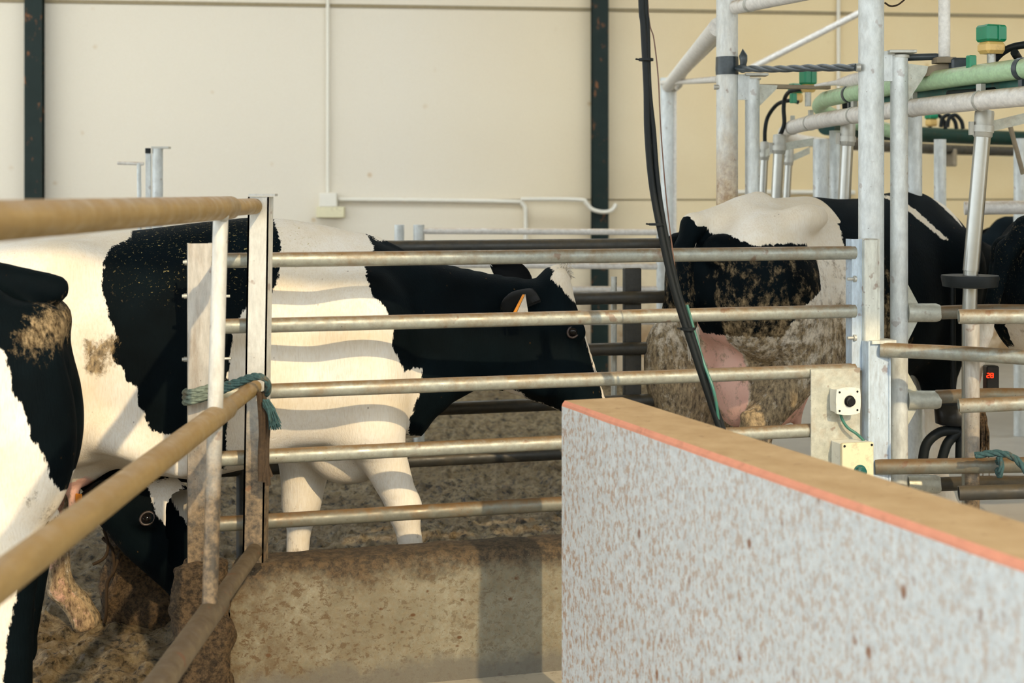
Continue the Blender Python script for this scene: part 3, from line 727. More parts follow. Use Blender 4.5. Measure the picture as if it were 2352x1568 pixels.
# ---------------------------------------------------------------- cow 4: lowers its head under the belly of the walking cow
def cow_grazing():
    x, y, rz = -2.75, 6.70, math.radians(-28)
    L = Loc(x, y, rz)
    root = thing('cow', 'black cow with white forehead stripe sniffing at the muddy ground beside the post footing', 'cow', tuple(L.o), rz=rz)
    B = Body((-1.1, -1.3, -.03), (2.1, .50, 1.55), .0135)
    tab = [(a, b - .06, c, d) for a, b, c, d in TORSO]
    B.torso(tab); rump(B); hind(B, -1); hind(B, 1, (-.5, 0)); fore(B, -1); fore(B, 1, (.42, .42), (.40, .04))
    o = np.array((0, 5.17, 0.)); fr = (L.inv(o), L.invd((1, 0, 0)), L.invd((0, 1, 0)), np.array((0, 0, 1.)))
    def im(pts, Y=5.17): return [((u - 1176) / F * Y, H - (v - HY) / F * Y) for u, v in pts]
    head = im([(205, 1150), (240, 1100), (330, 1086), (395, 1092), (436, 1128), (462, 1220), (478, 1320), (470, 1392), (445, 1412), (412, 1400), (385, 1358), (345, 1322), (290, 1272), (250, 1222), (222, 1188)])
    B.sil(head, .10, .115, .065, im([(320, 1180)])[0], im([(440, 1370)])[0], k=.04, fr=fr)
    pol = L.inv(P(275, 1120, 5.22)); mid = L.inv((-1.85, 5.75, .80)); sh = np.array((.62, -.05, 1.05))
    B.cone(sh, mid, .24, .17, .09); B.cone(mid, pol, .17, .10, .07)
    # eye socket bulge
    e = L.inv(P(338, 1190, 5.06)); B.ell(e + (0, 0, .0), (.045, .04, .035), .03)
    b1 = np.array(im([(352, 1100), (415, 1090), (432, 1150), (446, 1225), (430, 1240), (396, 1190), (368, 1140)])); b2 = np.array(im([(228, 1190), (238, 1200), (262, 1240), (250, 1240), (225, 1205)]))
    dp = np.array(im([(262, 1215), (290, 1210), (305, 1290), (280, 1285)]))
    def toim(V):
        c, s_ = math.cos(rz), math.sin(rz); return np.stack([V[:, 0] * c - V[:, 1] * s_ + x, V[:, 2]], 1)
    def wy(V): return V[:, 0] * math.sin(rz) + V[:, 1] * math.cos(rz) + y
    def blk(V):
        q = toim(V); r = -np.maximum(polyd(q, b1), polyd(q, b2)); bodyw = np.minimum(.3 - np.abs(V[:, 0] + .1), .5 - np.abs(V[:, 2] - .9)); return np.where(wy(V) < 5.5, r, -bodyw)
    def dirt(V): return np.where(wy(V) < 5.5, ss(polyd(toim(V), dp), -.05, .02) * .38, .05)
    body_object(B, 'body', M['coat'], root, dict(blk=blk, dirt=dirt, pink=const(0.), fleck=const(0.)))
    e = L.inv(P(338, 1190, 4.8)); eye(B, e, L.invd(np.array((P(338, 1190, 5.2) - P(338, 1190, 4.8)))), root, .0215)
    e0 = L.inv(P(262, 1120, 5.12)); e1 = L.inv(P(182, 1142, 5.02))
    leaf(MB(), e0, e1, L.invd((.1, -1, -.3)), .055).build('ear', M['ear'], root, local=True)
    e0 = L.inv(P(405, 1100, 5.22)); e1 = L.inv(P(448, 1062, 5.30)); leaf(MB(), e0, e1, L.invd((.1, -1, 0)), .05).build('ear', M['ear'], root, local=True)
    t = L.inv(P(181, 1145, 5.0)); MB().box(t, (.03, .006, .035), bev=.002).build('ear_tag', M['orange'], root, local=True, label='orange ear tag')
    switch(root, (-.9, 0, 1.2), (-.97, 0, .5), .05, M['ear'])
cow_grazing()

# ---------------------------------------------------------------- cow 5 and 6 on the rotary platform
def cows_right():
    x, y, rz = 2.79, 6.05, math.radians(30)
    def blk(V): return np.minimum(V[:, 2] - .92 + .25 * np.abs(V[:, 1]), np.where(np.abs(V[:, 1]) < .13, V[:, 2] - 1.05, 9.))
    def pink(V): return ss(.80 - V[:, 2], 0, .06) * ss(-.30 - V[:, 0], 0, .2) * (np.abs(V[:, 1]) < .22)
    def dirt(V): return .22 + .12 * ss(1.2 - V[:, 2], 0, .4)
    def fl(V): return ss(V[:, 2], 1.0, 1.3) * .3
    stock_cow('black cow with a pink udder, partly cut off, beside the open-ended pipes', x, y, rz, .12, 1.0, .0145, dict(blk=blk, pink=pink, dirt=dirt, fleck=fl), 'coat_dirty',
              udder=(.24, .21, .24), tail=[(-.88, .0, 1.36), (-.97, .02, 1.28), (-.98, .12, .95), (-.95, .20, .72)], extra=lambda B: B.ell((-.62, 0, .72), (.16, .17, .22), .06))
    def blk2(V): return np.where(np.abs(V[:, 0] - .35) < .12, -.1, .1)
    stock_cow('black cow with a pale neck stripe standing on the opposite side of the milking parlour', 4.3, 9.7, math.radians(205), .12, 1.0, .02, dict(blk=blk2), 'coat')
cows_right()
# ---------------------------------------------------------------- the barn
def WY(px): return 12.5 / (1 - .12 * (px - 1176) / F)
ua, un = Vector((1, .12, 0)).normalized(), Vector((.12, -1, 0)).normalized()
def wallp(X, z, d=0.0): return Vector((X, 12.5 + .12 * X, z)) + un * d
def struct(m, name, mat): return m.build(name, mat, None, kind='structure')
m = MB(); m.prism([wallp(-13, 0), wallp(14, 0), wallp(14, 4.6), wallp(-13, 4.6)], -un * .2); struct(m, 'wall_back', M['wall'])
m = MB(); m.prism([(-13, -.25, 4.6), (14, -.25, 4.6), (14, 8.6, 4.6), (-13, 8.6, 4.6)], (0, 0, .12))      # unseen roof, added: front edge cuts the sun, far slot lets light in
m.prism([(-13, 10.4, 4.6), (14, 10.4, 4.6), (14, 14.3, 4.6), (-13, 11.2, 4.6)], (0, 0, .12)); struct(m, 'added_roof', M['added_roof'])
def added_sheet():
    t = NT('frosted_sheet', .9); tr = t.n('ShaderNodeBsdfTranslucent'); tr.inputs['Color'].default_value = (.92, .94, .95, 1)
    t.l(tr.outputs[0], t.t.nodes['Material Output'].inputs['Surface']); return t.m
m = MB(); m.prism([(-13, 8.6, 4.66), (14, 8.6, 4.66), (14, 10.4, 4.66), (-13, 10.4, 4.66)], (0, 0, .003)); struct(m, 'added_skylight_1', added_sheet())  # translucent sheet added in the roof slot to brighten the far wall
m = MB(); m.prism([(-13, -3, 0), (14, -3, 0), (14, -3, 2.9), (-13, -3, 2.9)], (0, -.2, 0)); struct(m, 'added_wall_front', M['wall'])  # unseen wall behind the camera, added to cut low frontal sky light
m = MB(); m.prism([(14, -.25, 0), (14, 14.2, 0), (14, 14.2, 4.6), (14, -.25, 4.6)], (.2, 0, 0)); struct(m, 'added_wall_right', M['wall'])  # unseen side wall, added to keep the right side of things darker
m = MB(); m.box((0, 4, -.15), (60, 44, .2)); struct(m, 'floor', M['aisle'])
tb = simple('dark_seam', (.30, .24, .14), .8)
m = MB(); m.prism([wallp(-12.9, 3.225, 0), wallp(13.9, 3.225, 0), wallp(13.9, 3.255, 0), wallp(-12.9, 3.255, 0)], un * .012); struct(m, 'trim_1', tb)
m = MB(); m.prism([wallp(-1.5, 1.553, 0), wallp(13.9, 1.553, 0), wallp(13.9, 1.566, 0), wallp(-1.5, 1.566, 0)], un * .006); struct(m, 'trim_2', tb)

# muddy ground of the pen: real lumps
def mud_field():
    xs = np.concatenate([np.arange(-4.2, -2.6, .06), np.arange(-2.6, .9, .013), np.arange(.9, 3.2, .05)])
    ys = np.concatenate([np.arange(4.0, 5.2, .016), np.arange(5.2, 6.2, .03), np.arange(6.2, 8.6, .017), np.arange(8.6, 12.1, .045)])
    vs = []; hs = []
    for y in ys:
        for x in xs:
            p = Vector((x, y, 0)); a = noise.fractal(p * 3.1, .7, 2.1, 5); b = noise.turbulence(Vector((x * 7, y * 11, 3)), 3, True)
            rid = abs(noise.noise(Vector((x * 6, y * 10, 8)))); c2 = noise.turbulence(Vector((x * 15, y * 19, 6)), 3, True); h = .02 * a + .06 * max(0, b - .30) + .035 * rid + .055 * max(0, c2 - .42)
            fence = y - (4.97 + .27 * x)
            if (x > -.92 and fence < .25) or y > 12.42 + .12 * x: h = -.12            # the aisle side of the kerb is swept concrete
            edge = min(1, (y - 4.0) / .2) if h > -.11 else 1; vs.append((x, y, h * edge)); hs.append(a)
    nx, ny = len(xs), len(ys); fs = [(j * nx + i, j * nx + i + 1, (j + 1) * nx + i + 1, (j + 1) * nx + i) for j in range(ny - 1) for i in range(nx - 1)]
    fs = [f for f in fs if max(vs[k][2] for k in f) > -.11]
    me = bpy.data.meshes.new('mud'); me.from_pydata(vs, [], fs); me.materials.append(M['mud']); me.polygons.foreach_set('use_smooth', np.ones(len(fs), bool)); me.update()
    o = bpy.data.objects.new('mud', me); COL.objects.link(o)
    tag(o, 'trampled wet brown mud and dung covering the ground of the pen', 'mud', kind='stuff')
mud_field()

# kerb under the pen fence
def kerb():
    m = MB(); n = 90; x0, x1 = -.93, .80; rows = []
    for i in range(n + 1):
        x = x0 + (x1 - x0) * i / n; y = 4.945 + .27 * x; q = noise.noise(Vector((x * 6, 0, 1))); q2 = noise.noise(Vector((x * 14, 5, 1)))
        t = .385 + .006 * q + .004 * q2
        rows.append([(x, y, -.06), (x, y, .10), (x, y + .002 * q2, .25), (x, y + .004 * q, t - .03), (x, y + .012, t - .008), (x, y + .035, t + .004), (x, y + .10, t + .012 * abs(q2) + .006), (x, y + .17, t + .004), (x, y + .22, t - .012), (x, y + .225, .2), (x, y + .225, -.06)])
    k = len(rows[0]); m.add([p for r in rows for p in r], [(i * k + j, (i + 1) * k + j, (i + 1) * k + j + 1, i * k + j + 1) for i in range(n) for j in range(k - 1)], 0, True)
    m.add(rows[0], [list(range(k))]); m.add(rows[-1], [list(range(k))[::-1]])
    o = m.build('concrete_kerb', M['kerb']); tag(o, 'low stained concrete kerb with mud on top, under the bottom rail of the pen fence', 'kerb')
kerb()

# low white wall in front
def front_wall():
    a, b = Vector((.15, 4.29, 0)), Vector((1.30, 1.30, 0)); d = (b - a).normalized(); n = Vector((-d.y, d.x, 0))
    if n.x < 0: n = -n
    t = .215; top = 1.0
    m = MB(); L_ = (b - a).length; N = 60; rows = []
    for i in range(N + 1):
        s_ = L_ * i / N; w1 = .004 * noise.noise(Vector((s_ * 5, 1, 0)))
        p = a + d * s_
        rows.append([p + Vector((0, 0, -.06)), p + Vector((0, 0, .5)), p + n * w1 + Vector((0, 0, top - .017)), p + n * (.002 + w1) + Vector((0, 0, top - .010 + w1 * .5)), p + n * .010 + Vector((0, 0, top)), p + n * (t - .014) + Vector((0, 0, top)), p + n * t + Vector((0, 0, top - .014)), p + n * t + Vector((0, 0, -.06))])
    k = 8; vs = [p for r in rows for p in r]; mi = [0, 0, 1, 1, 2, 2, 0]
    for j in range(k - 1): m.add([vs[i * k + j] for i in range(N + 1)] + [vs[i * k + j + 1] for i in range(N + 1)], [(i, i + 1, N + 2 + i, N + 1 + i) for i in range(N)], mi[j], False)
    m.add(rows[0], [list(range(k))], 0); m.add(rows[-1], [list(range(k))[::-1]], 0)
    o = m.build('half_wall', [M['fgwall'], M['coral'], M['fgtop']]); tag(o, 'waist-high white wall spattered with brown specks, its dusty top edged in coral paint', 'wall')
front_wall()

def clod(name, label, cat, c, d, h, seed, top=.8, n=40):     # mud-caked footing
    m = MB(); vs = []; rows = 34
    for i in range(rows + 1):
        t = i / rows; z = -.03 + (h + .03) * min(1, t / .86)
        rr = 1.0 if t < .86 else math.sqrt(max(0, 1 - ((t - .86) / .14) ** 2)); tp = 1 - (1 - top) * t
        for j in range(n):
            a = 2 * math.pi * j / n; ca, sa = math.cos(a), math.sin(a); se = (abs(ca) ** 3.2 + abs(sa) ** 3.2) ** (-1 / 3.2)
            p = Vector((ca * se * d[0] * tp * rr, sa * se * d[1] * tp * rr, z + (.02 * (t - .86) / .14 if t > .86 else 0)))
            q = noise.fractal(Vector((p.x * 9, p.y * 9, p.z * 9 + seed)), .8, 2, 5) * .028
            vs.append(Vector(c) + p + Vector((ca, sa, 0)) * q * (.3 + .7 * rr) + Vector((0, 0, q * .4)))
    fs = [(i * n + j, i * n + (j + 1) % n, (i + 1) * n + (j + 1) % n, (i + 1) * n + j) for i in range(rows) for j in range(n)]
    m.add(vs, fs, 0, True); m.add(vs[-n:], [list(range(n))], 0, True)
    return tag(m.build(name, M['clod']), label, cat)
pf = P(447, 1400, 4.66); clod('post_footing', 'mud-caked concrete footing around the foot of the mottled channel post', 'footing', (pf.x + .02, 4.68, 0), (.105, .11), .40, 3)
ph = P(322, 1400, 5.42); clod('mud_heap', 'mud-caked stump on the ground beneath the face of the sniffing black cow', 'stump', (ph.x, 5.42, 0), (.15, .13), .46, 11, .6)
m = MB(); m.tube(smooth_path([P(238, 1215, 5.2), P(248, 1250, 5.19), P(240, 1280, 5.18), P(213, 1296, 5.17)]), [.006] * 25, 7)
tag(m.build('twig', M['twig']), 'short bent dark twig sticking out over the mud near the orange-tagged head', 'twig')
m = MB(); m.tube(smooth_path([P(276, 1270, 5.22), P(262, 1310, 5.2), P(246, 1340, 5.2), P(244, 1400, 5.2), P(240, 1428, 5.22)]), .007, 7); m.tube(smooth_path([P(236, 1235, 5.22), P(258, 1262, 5.2), P(262, 1310, 5.2)]), .006, 7)
tag(m.build('root', M['twig']), 'long dark root hanging down the side of the mud-caked stump', 'root')

# ---------------------------------------------------------------- pen fence
fu = Vector((1, .27, 0)).normalized(); fn = Vector((.27, -1, 0)).normalized(); fR = Matrix((fu, -fn, Vector((0, 0, 1)))).transposed()
def FP(px, z, Y0=4.97, d=0.0):
    Y = FA(px, Y0); return Vector(((px - 1176) / F * Y, Y, z)) + fn * d
def fz(px, py, Y0=4.97): return H - (py - HY) / F * FA(px, Y0)
RZ = [1.402, 1.184, .964, .746, .530]
def rail(m, a, b, r, dip=0.0, n=22, rags=True):
    pts = [a.lerp(b, i / 16) for i in range(17)]
    for i, p in enumerate(pts): p.z -= dip * math.sin(math.pi * i / 16)
    m.tube(pts, r, n)
def pen_fence():
    root = thing('pen_fence', 'five-rail tubular metal fence standing above the concrete kerb in front of the walking cow', 'fence', (FP(700, 0)))
    for i, z in enumerate(RZ):
        m = MB(); rail(m, FP(478, z), FP(1962 if i < 3 else 1868, z), .0252); m.build('rail', M['rail'] if i < 4 else M['rail_low'], root)
    # channel post on the left
    m = MB(); c = FP(457, .93, d=.025); m.box(c, (.074, .010, 1.06), fR); m.box(c + fu * .034 - fn * .025, (.007, .05, 1.06), fR); m.box(c - fu * .034 - fn * .025, (.007, .05, 1.06), fR)
    m.box(FP(484, .93, d=-.01), (.008, .06, 1.06), fR)
    m.build('channel_post', M['channel'], root)
    for (px, py) in ((430, 602), (428, 680), (428, 825)):
        m = MB(); p = FP(px, fz(px, py), d=0); m.tube([p - fu * .008, p + fu * .02], .009, 6); m.tube([p - fu * .014, p - fu * .008], .006, 8); m.build('bolt', M['steel_dull'], root)
    for (px, py) in ((524, 680), (526, 823)):
        m = MB(); p = FP(px, fz(px, py), d=0); m.tube([p - fu * .05, p + fu * .006], .005, 8); m.build('bolt', M['steel_dull'], root)
    # end plate on the right and the square post it is bolted to
    m = MB(); z0, z1 = fz(1962, 850), fz(1962, 549); m.box(FP(1966, (z0 + z1) / 2, d=.004), (.042, .008, z1 - z0), fR); m.box(FP(1957, (z0 + z1) / 2, d=-.02), (.006, .045, z1 - z0), fR); m.build('end_plate', M['blue'], root)
    m = MB(); z1 = fz(1990, 548); m.box(FP(1993, z1 / 2, d=.0), (.056, .06, z1), fR, bev=.004); m.box(FP(2010, z1 / 2, d=-.02), (.012, .09, z1), fR); m.build('square_post', M['galv_low'], root)
    m = MB(); z1 = fz(2003, 780); m.box(FP(2003, z1 / 2, d=.036), (.092, .010, z1), fR); m.box(FP(1978, z1 / 2, d=.036), (.008, .05, z1), fR, bev=.002); m.box(FP(2030, z1 / 2, d=.02), (.007, .05, z1), fR); m.build('blue_post', M['blue'], root)
    m = MB(); m.box(FP(2014, fz(2014, 782), d=.02), (.10, .07, .012), fR); m.build('post_cap', M['galv_low'], root)
    for py in (640, 775):
        p = FP(1960, fz(1960, py), d=.01); m = MB(); m.tube([p - fu * .03, p + fu * .005], .006, 8); m.tube([p - fu * .006, p + fu * .004], .013, 6); m.build('bolt', M['steel_dull'], root)
    # plate that carries the switches
    m = MB(); z1, z0 = fz(1910, 848), .38; m.box(FP(1910, (z0 + z1) / 2, d=.030), (.202, .006, z1 - z0), fR, bev=.002); m.box(FP(1910, z1 + .002, d=.005), (.202, .055, .008), fR); m.build('mounting_plate', M['plate'], root)
pen_fence()

def push_button():
    c = FP(1921, fz(1921, 913), d=.036); root = thing('push_button_box', 'rounded white switch box with a single black push button on the dirty mounting plate', 'switch', tuple(c))
    def box_at(cen, wd, ht, bulge, d0, d1, mat, name, par):
        m = MB(); pts = []; K = 10
        for s_, (sx, sy) in enumerate(((1, 1), (-1, 1), (-1, -1), (1, -1))):
            pass
        out = []
        for i in range(K + 1): t = -1 + 2 * i / K; out.append((wd / 2 * t, ht / 2 + bulge * (1 - t * t)))
        for i in range(K + 1): t = 1 - 2 * i / K; out.append((wd / 2 + bulge * .45 * (1 - t * t), ht / 2 * t))
        for i in range(K + 1): t = 1 - 2 * i / K; out.append((wd / 2 * t, -ht / 2 - bulge * (1 - t * t)))
        for i in range(K + 1): t = -1 + 2 * i / K; out.append((-wd / 2 - bulge * .45 * (1 - t * t), ht / 2 * t))
        m.prism([cen + fu * x + Vector((0, 0, z)) + fn * d0 for x, z in out], fn * (d1 - d0)); return m.build(name, mat, par)
    box_at(c, .088, .082, .006, 0, .040, M['white_plastic'], 'housing', root)
    box_at(c, .094, .088, .007, .040, .056, M['white_plastic'], 'lid', root)
    m = MB(); m.lathe(c + fu * .004 + fn * .056, fn, [(0, .021), (.004, .021), (.004, .017), (.016, .0165), (.018, .013)]); m.build('button', M['black'], root, label='round black push button')
    for sx in (-1, 1):
        for sz in (-1, 1): m = MB(); m.tube([c + fu * .036 * sx + Vector((0, 0, .034 * sz)) + fn * .0555, c + fu * .036 * sx + Vector((0, 0, .034 * sz)) + fn * .058], .004, 10); m.build('screw', M['rubber'], root)
push_button()
def junction():
    c = FP(1934, fz(1934, 1005) - .09, d=.033); root = thing('junction_box', 'square cream junction box with a dark green knob, below the push button box', 'electrical box', tuple(c))
    MB().box(c + fn * .035, (.125, .07, .18), fR, bev=.003).build('housing', M['white_plastic'], root)
    MB().box(c + fn * .079, (.128, .018, .183), fR, bev=.003).build('lid', M['cream_plastic'], root)
    k = c + fn * .088 + Vector((0, 0, -.012)) + fu * .006; MB().lathe(k, fn, [(0, .024), (.006, .024), (.006, .019), (.022, .018), (.026, .012)]).build('knob', M['teal_knob'], root, label='dark green knob')
    for sx in (-1, 1):
        for sz in (-1, 1): p = c + fn * .0875 + fu * .055 * sx + Vector((0, 0, .082 * sz)); MB().tube([p, p + fn * .003], .0045, 10).build('screw', M['rubber'], root)
    m = MB(); m.tube(smooth_path([FP(1913, fz(1913, 936), d=.055), FP(1917, fz(1917, 955), d=.055), FP(1928, fz(1928, 975), d=.06), FP(1945, fz(1945, 988), d=.07), FP(1960, fz(1960, 1003), d=.075), FP(1962, fz(1962, 1010), d=.07)]), .0055, 10)
    tag(m.build('cable', M['green_cable']), 'short dull green cable joining the push button box to the cream junction box', 'cable')
junction()

# second fence behind the lane
def lane_fence():
    Y0 = 5.98; root = thing('lane_fence', 'dark muddy five-rail fence standing behind the walking cow', 'fence', tuple(FP(1200, 0, Y0)))
    zs = [1.402, 1.175, .955, .73, .52]
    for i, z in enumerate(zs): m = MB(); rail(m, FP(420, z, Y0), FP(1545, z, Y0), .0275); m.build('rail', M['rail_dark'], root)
    m = MB(); m.box(FP(1457, .65, Y0, d=-.03), (.078, .03, 1.3), fR, bev=.004); m.build('flat_post', M['rail_dark'], root)
    m = MB(); m.tube([FP(1426, 0, Y0, -.09), FP(1426, 1.26, Y0, -.09)], .013, 12); m.build('pale_post', M['galv_low'], root)
    m = MB(); p = FP(1458, 1.10, Y0, d=-.012); m.tube([p, p + fn * .012], .016, 8); m.build('bolt', M['black'], root)
    m = MB(); m.tube([FP(560, -.02, Y0), FP(560, 1.4, Y0)], .03, 14); m.build('post', M['rail_dark'], root)
lane_fence()

# ---------------------------------------------------------------- gate on the near side
GX = -.83
def gate():
    root = thing('gate', 'brown dusty three-rail swinging gate reaching towards us from the white post', 'gate', (GX, 3.6, 0))
    def gp(px, z, dx=0): Y = (GX) * F / (px - 1176); return Vector((GX + dx, Y, z))
    for i, (z, r) in enumerate(((1.583, .034), (1.0, .032), (.472, .034))):
        e = gp([528, 520, 500][i], z); m = MB(); a = Vector((GX, 1.25, z))
        m.tube([a.lerp(e, q / 12) for q in range(13)] + [e + (e - a).normalized() * .012], [r] * 13 + [r * .82], 28)
        m.build('rail', M['gate_rail'] if i < 2 else M['rail_mud'], root)
        m = MB(); end = Vector((GX - .0, 4.58, z)); m.tube([e, end], r * .76, 24); m.build('sleeve', M['gate_rail'] if i < 2 else M['rail_mud'], root)
    t, b = gp(507, 1.56), gp(482, .50); m = MB(); m.tube([t, b], .0215, 24); m.build('upright', M['gate_post'], root)
    m = MB(); m.ball(t + Vector((.012, -.02, .0)), .016, 8); m.build('weld', M['steel_dull'], root)
    zt = H - (452 - HY) / F * 4.6; zb = .43
    T = Vector((-.820, 4.60, zt)); Bt = Vector((-.838, 4.60, zb)); d = Bt - T
    m = MB(); m.prism([T + Vector((-.034, 0, 0)), T + Vector((.034, 0, 0)), Bt + Vector((.034, 0, 0)), Bt + Vector((-.034, 0, 0))], (0, .008, 0))
    m.prism([T + Vector((.034, 0, 0)), T + Vector((.040, .05, 0)), Bt + Vector((.040, .05, 0)), Bt + Vector((.034, 0, 0))], (-.006, 0, 0))
    m.prism([T + Vector((-.034, 0, 0)), T + Vector((-.034, .04, 0)), Bt + Vector((-.034, .04, 0)), Bt + Vector((-.034, 0, 0))], (.006, 0, 0)); m.build('flat_post', M['gate_post'], root)
    MB().box(T + Vector((.012, .02, .006)), (.085, .06, .008)).build('cap', M['gate_post'], root)
    m = MB(); m.tube([Vector((GX, 1.25, -.04)), Vector((GX, 1.25, 1.66))], .045, 24); m.build('hinge_post', M['gate_rail'], root)
gate()

def rope_tube(m, pts, r, twist=60, strands=3):
    pts = smooth_path(pts, 14); n = len(pts); L_ = 0; cum = [0]
    for i in range(1, n): L_ += (pts[i] - pts[i - 1]).length; cum.append(L_)
    for s_ in range(strands):
        out = []
        for i in range(n):
            t = (pts[min(i + 1, n - 1)] - pts[max(i - 1, 0)]).normalized(); u = t.orthogonal().normalized() if abs(t.z) > .95 else t.cross(Vector((0, 0, 1))).normalized(); w_ = t.cross(u)
            a = cum[i] * twist + s_ * 2 * math.pi / strands; out.append(pts[i] + (u * math.cos(a) + w_ * math.sin(a)) * r * .5)
        m.tube(out, r * .62, 7)
def ropes():
    Y = 4.5
    root = thing('rope', 'frayed blue-green rope tying the gate rail to the fence post', 'rope', tuple(P(600, 900, Y)))
    m = MB()
    for k in range(3):
        o = 5 * k; rope_tube(m, [P(432, 900 + o * 2, 4.70), P(430, 905 + o * 2, 4.62), P(480, 892 + o * 2, 4.60), P(540, 876 + o, 4.52), P(585, 862 + o * .5, 4.46), P(612, 872, 4.44), P(616, 900 - o, 4.48), P(600, 912, 4.56)], .0085)
    m.build('loops', M['rope'], root)
    m = MB()
    for k in range(3): rope_tube(m, [P(430, 897 + k * 11, 4.72), P(426, 902 + k * 11, 4.60), P(455, 896 + k * 11, 4.585), P(482, 888 + k * 9, 4.60), P(500, 884 + k * 8, 4.66)], .0095)
    m.build('post_turns', M['rope_pale'], root)
    m = MB(); rnd = random.Random(2)
    for i in range(70):
        a = P(610 + rnd.uniform(-6, 6), 925 + rnd.uniform(-8, 8), 4.47); b = P(rnd.uniform(618, 646), rnd.uniform(962, 988), 4.45 + rnd.uniform(-.02, .02)); m.tube([a, a.lerp(b, .5) + Vector((.004, 0, .004)), b], [.0035, .003, .0015], 5)
    m.build('tassel', M['rope'], root)
    m = MB(); rnd = random.Random(4)
    for i in range(16):
        x = rnd.uniform(596, 618); m.tube(smooth_path([P(600 + rnd.uniform(-8, 8), 900, 4.50), P(x, 960, 4.50 + rnd.uniform(-.02, .02)), P(x + rnd.uniform(-5, 5), 1040, 4.5), P(x + rnd.uniform(-4, 12), rnd.uniform(1080, 1115), 4.5)]), rnd.uniform(.004, .009), 6)
    tag(m.build('muddy_rope', M['mud_rope']), 'bundle of mud-caked rope strands hanging from the rail end down the white gate post', 'rope')
ropes()

# ---------------------------------------------------------------- back wall fittings
def column(px0, px1, label):
    root = thing('steel_column', label, 'column', tuple(P((px0 + px1) / 2, HY, WY(px0))[:2]) + (0,))
    xa = P(px0, 0, WY(px0) - .1).x; xb = P(px1, 0, WY(px0) - .1).x; h = 4.6
    c = wallp((xa + xb) / 2, 0, .09)
    for d, nm in ((.105, 'flange'), (0.0, 'flange')):
        m = MB(); p = c + un * (d - .055); m.box((p.x, p.y, h / 2), (xb - xa, .012, h)); m.build(nm, M['beam'], root)
    MB().box((c.x, c.y, h / 2), (.012, .10, h)).build('web', M['beam'], root)
column(54, 94, 'rusty dark green steel column at the far end of the cream wall')
column(1357, 1393, 'dark green steel column in the middle of the cream wall, behind the black cable')
def wp(px, py, d=.02):
    Y = WY(px); q = P(px, py, Y); return q + un * d
def wtube(pts, r, label, cat='conduit', name='conduit', mat='conduit', k=6, d=.03):
    m = MB(); m.tube(smooth_path([wp(px, py, d) for px, py in pts], k), r, 12); return tag(m.build(name, M[mat]), label, cat)
wtube([(753, -325), (753, 200), (753, 442)], .016, 'vertical cream conduit running down the wall to the small junction box')
wtube([(778, 458), (1000, 460), (1180, 463), (1198, 468), (1206, 485), (1206, 560), (1207, 700)], .019, 'cream conduit running along the wall then bending down at a rounded elbow', k=8)
wtube([(1190, 457), (1320, 458), (1338, 466), (1352, 480), (1376, 486), (1396, 482), (1406, 468)], .018, 'cream hose looping around the front of the dark green column', 'hose', 'hose', k=8, d=.19)
wtube([(1923, -300), (1923, 100), (1923, 330)], .017, 'vertical cream conduit on the wall behind the tall pipe posts')
wtube([(1645, 441), (1800, 441), (1960, 442)], .022, 'pale horizontal pipe low on the far wall above the white-backed cow', 'pipe', 'pipe')
root = thing('wall_box', 'small cream junction box on the wall at the foot of the vertical conduit', 'electrical box', tuple(wp(755, 459)))
MB().box(wp(755, 459, .05), (.15, .09, .12), bev=.006).build('housing', M['conduit'], root)
root = thing('wall_box', 'wider cream box with a rusty edge, fixed just under the small junction box', 'electrical box', tuple(wp(760, 487)))
MB().box(wp(760, 487, .05), (.24, .09, .095), bev=.006).build('housing', M['cream_plastic'], root)

# white railings on the far side
def far_rail():
    root = thing('white_railing', 'white tubular railing with two end posts in front of the cream wall, beyond the lane', 'railing', (-.2, 8.6, 0)); Y = 8.6
    def q(px, py, y=Y): return P(px, py, y)
    for (a, b) in (((972, 530), (1520, 533)), ((880, 606), (1520, 612)), ((880, 664), (1520, 664)), ((880, 740), (1520, 738))):
        m = MB(); m.tube([q(*a), q(*b)], .019, 14); m.build('rail', M['white_pipe'], root)
    for px, w_ in ((917, .030), (962, .034), (1518, .028)):
        t = q(px, 516 if px < 1400 else 535); m = MB(); m.tube([t, Vector((t.x, t.y, -.03))], w_, 16); m.build('post', M['galv'], root)
far_rail()
def left_posts():
    root = thing('stall_post', 'grey pipe post with a flat cap rising behind the gate rail', 'post', tuple(P(362, 460, 8.2)[:2]) + (0,)); Y = 8.2
    t = P(362, 341, Y); MB().tube([t, Vector((t.x, t.y, -.03))], .031, 18).build('pipe', M['galv'], root)
    MB().box(t + Vector((.02, 0, .005)), (.10, .06, .012)).build('cap', M['steel_dull'], root)
    t = P(341, 352, Y); MB().box(Vector((t.x, t.y, t.z / 2)), (.028, .02, t.z)).build('flat_bar', M['galv'], root)
    MB().box(P(340, 346, Y - .02), (.03, .02, .03), bev=.003).build('bolt', M['rubber'], root)
    t = P(319, 374, Y); root = thing('stall_post', 'thin pale rod with a crossbar beside the flat-capped grey pipe post', 'post', (t.x, t.y, 0))
    MB().tube([t, Vector((t.x + .02, t.y, -.03))], .012, 10).build('rod', M['galv'], root); MB().tube([P(270, 374, Y), P(330, 376, Y)], .010, 8).build('crossbar', M['white_pipe'], root)
left_posts()

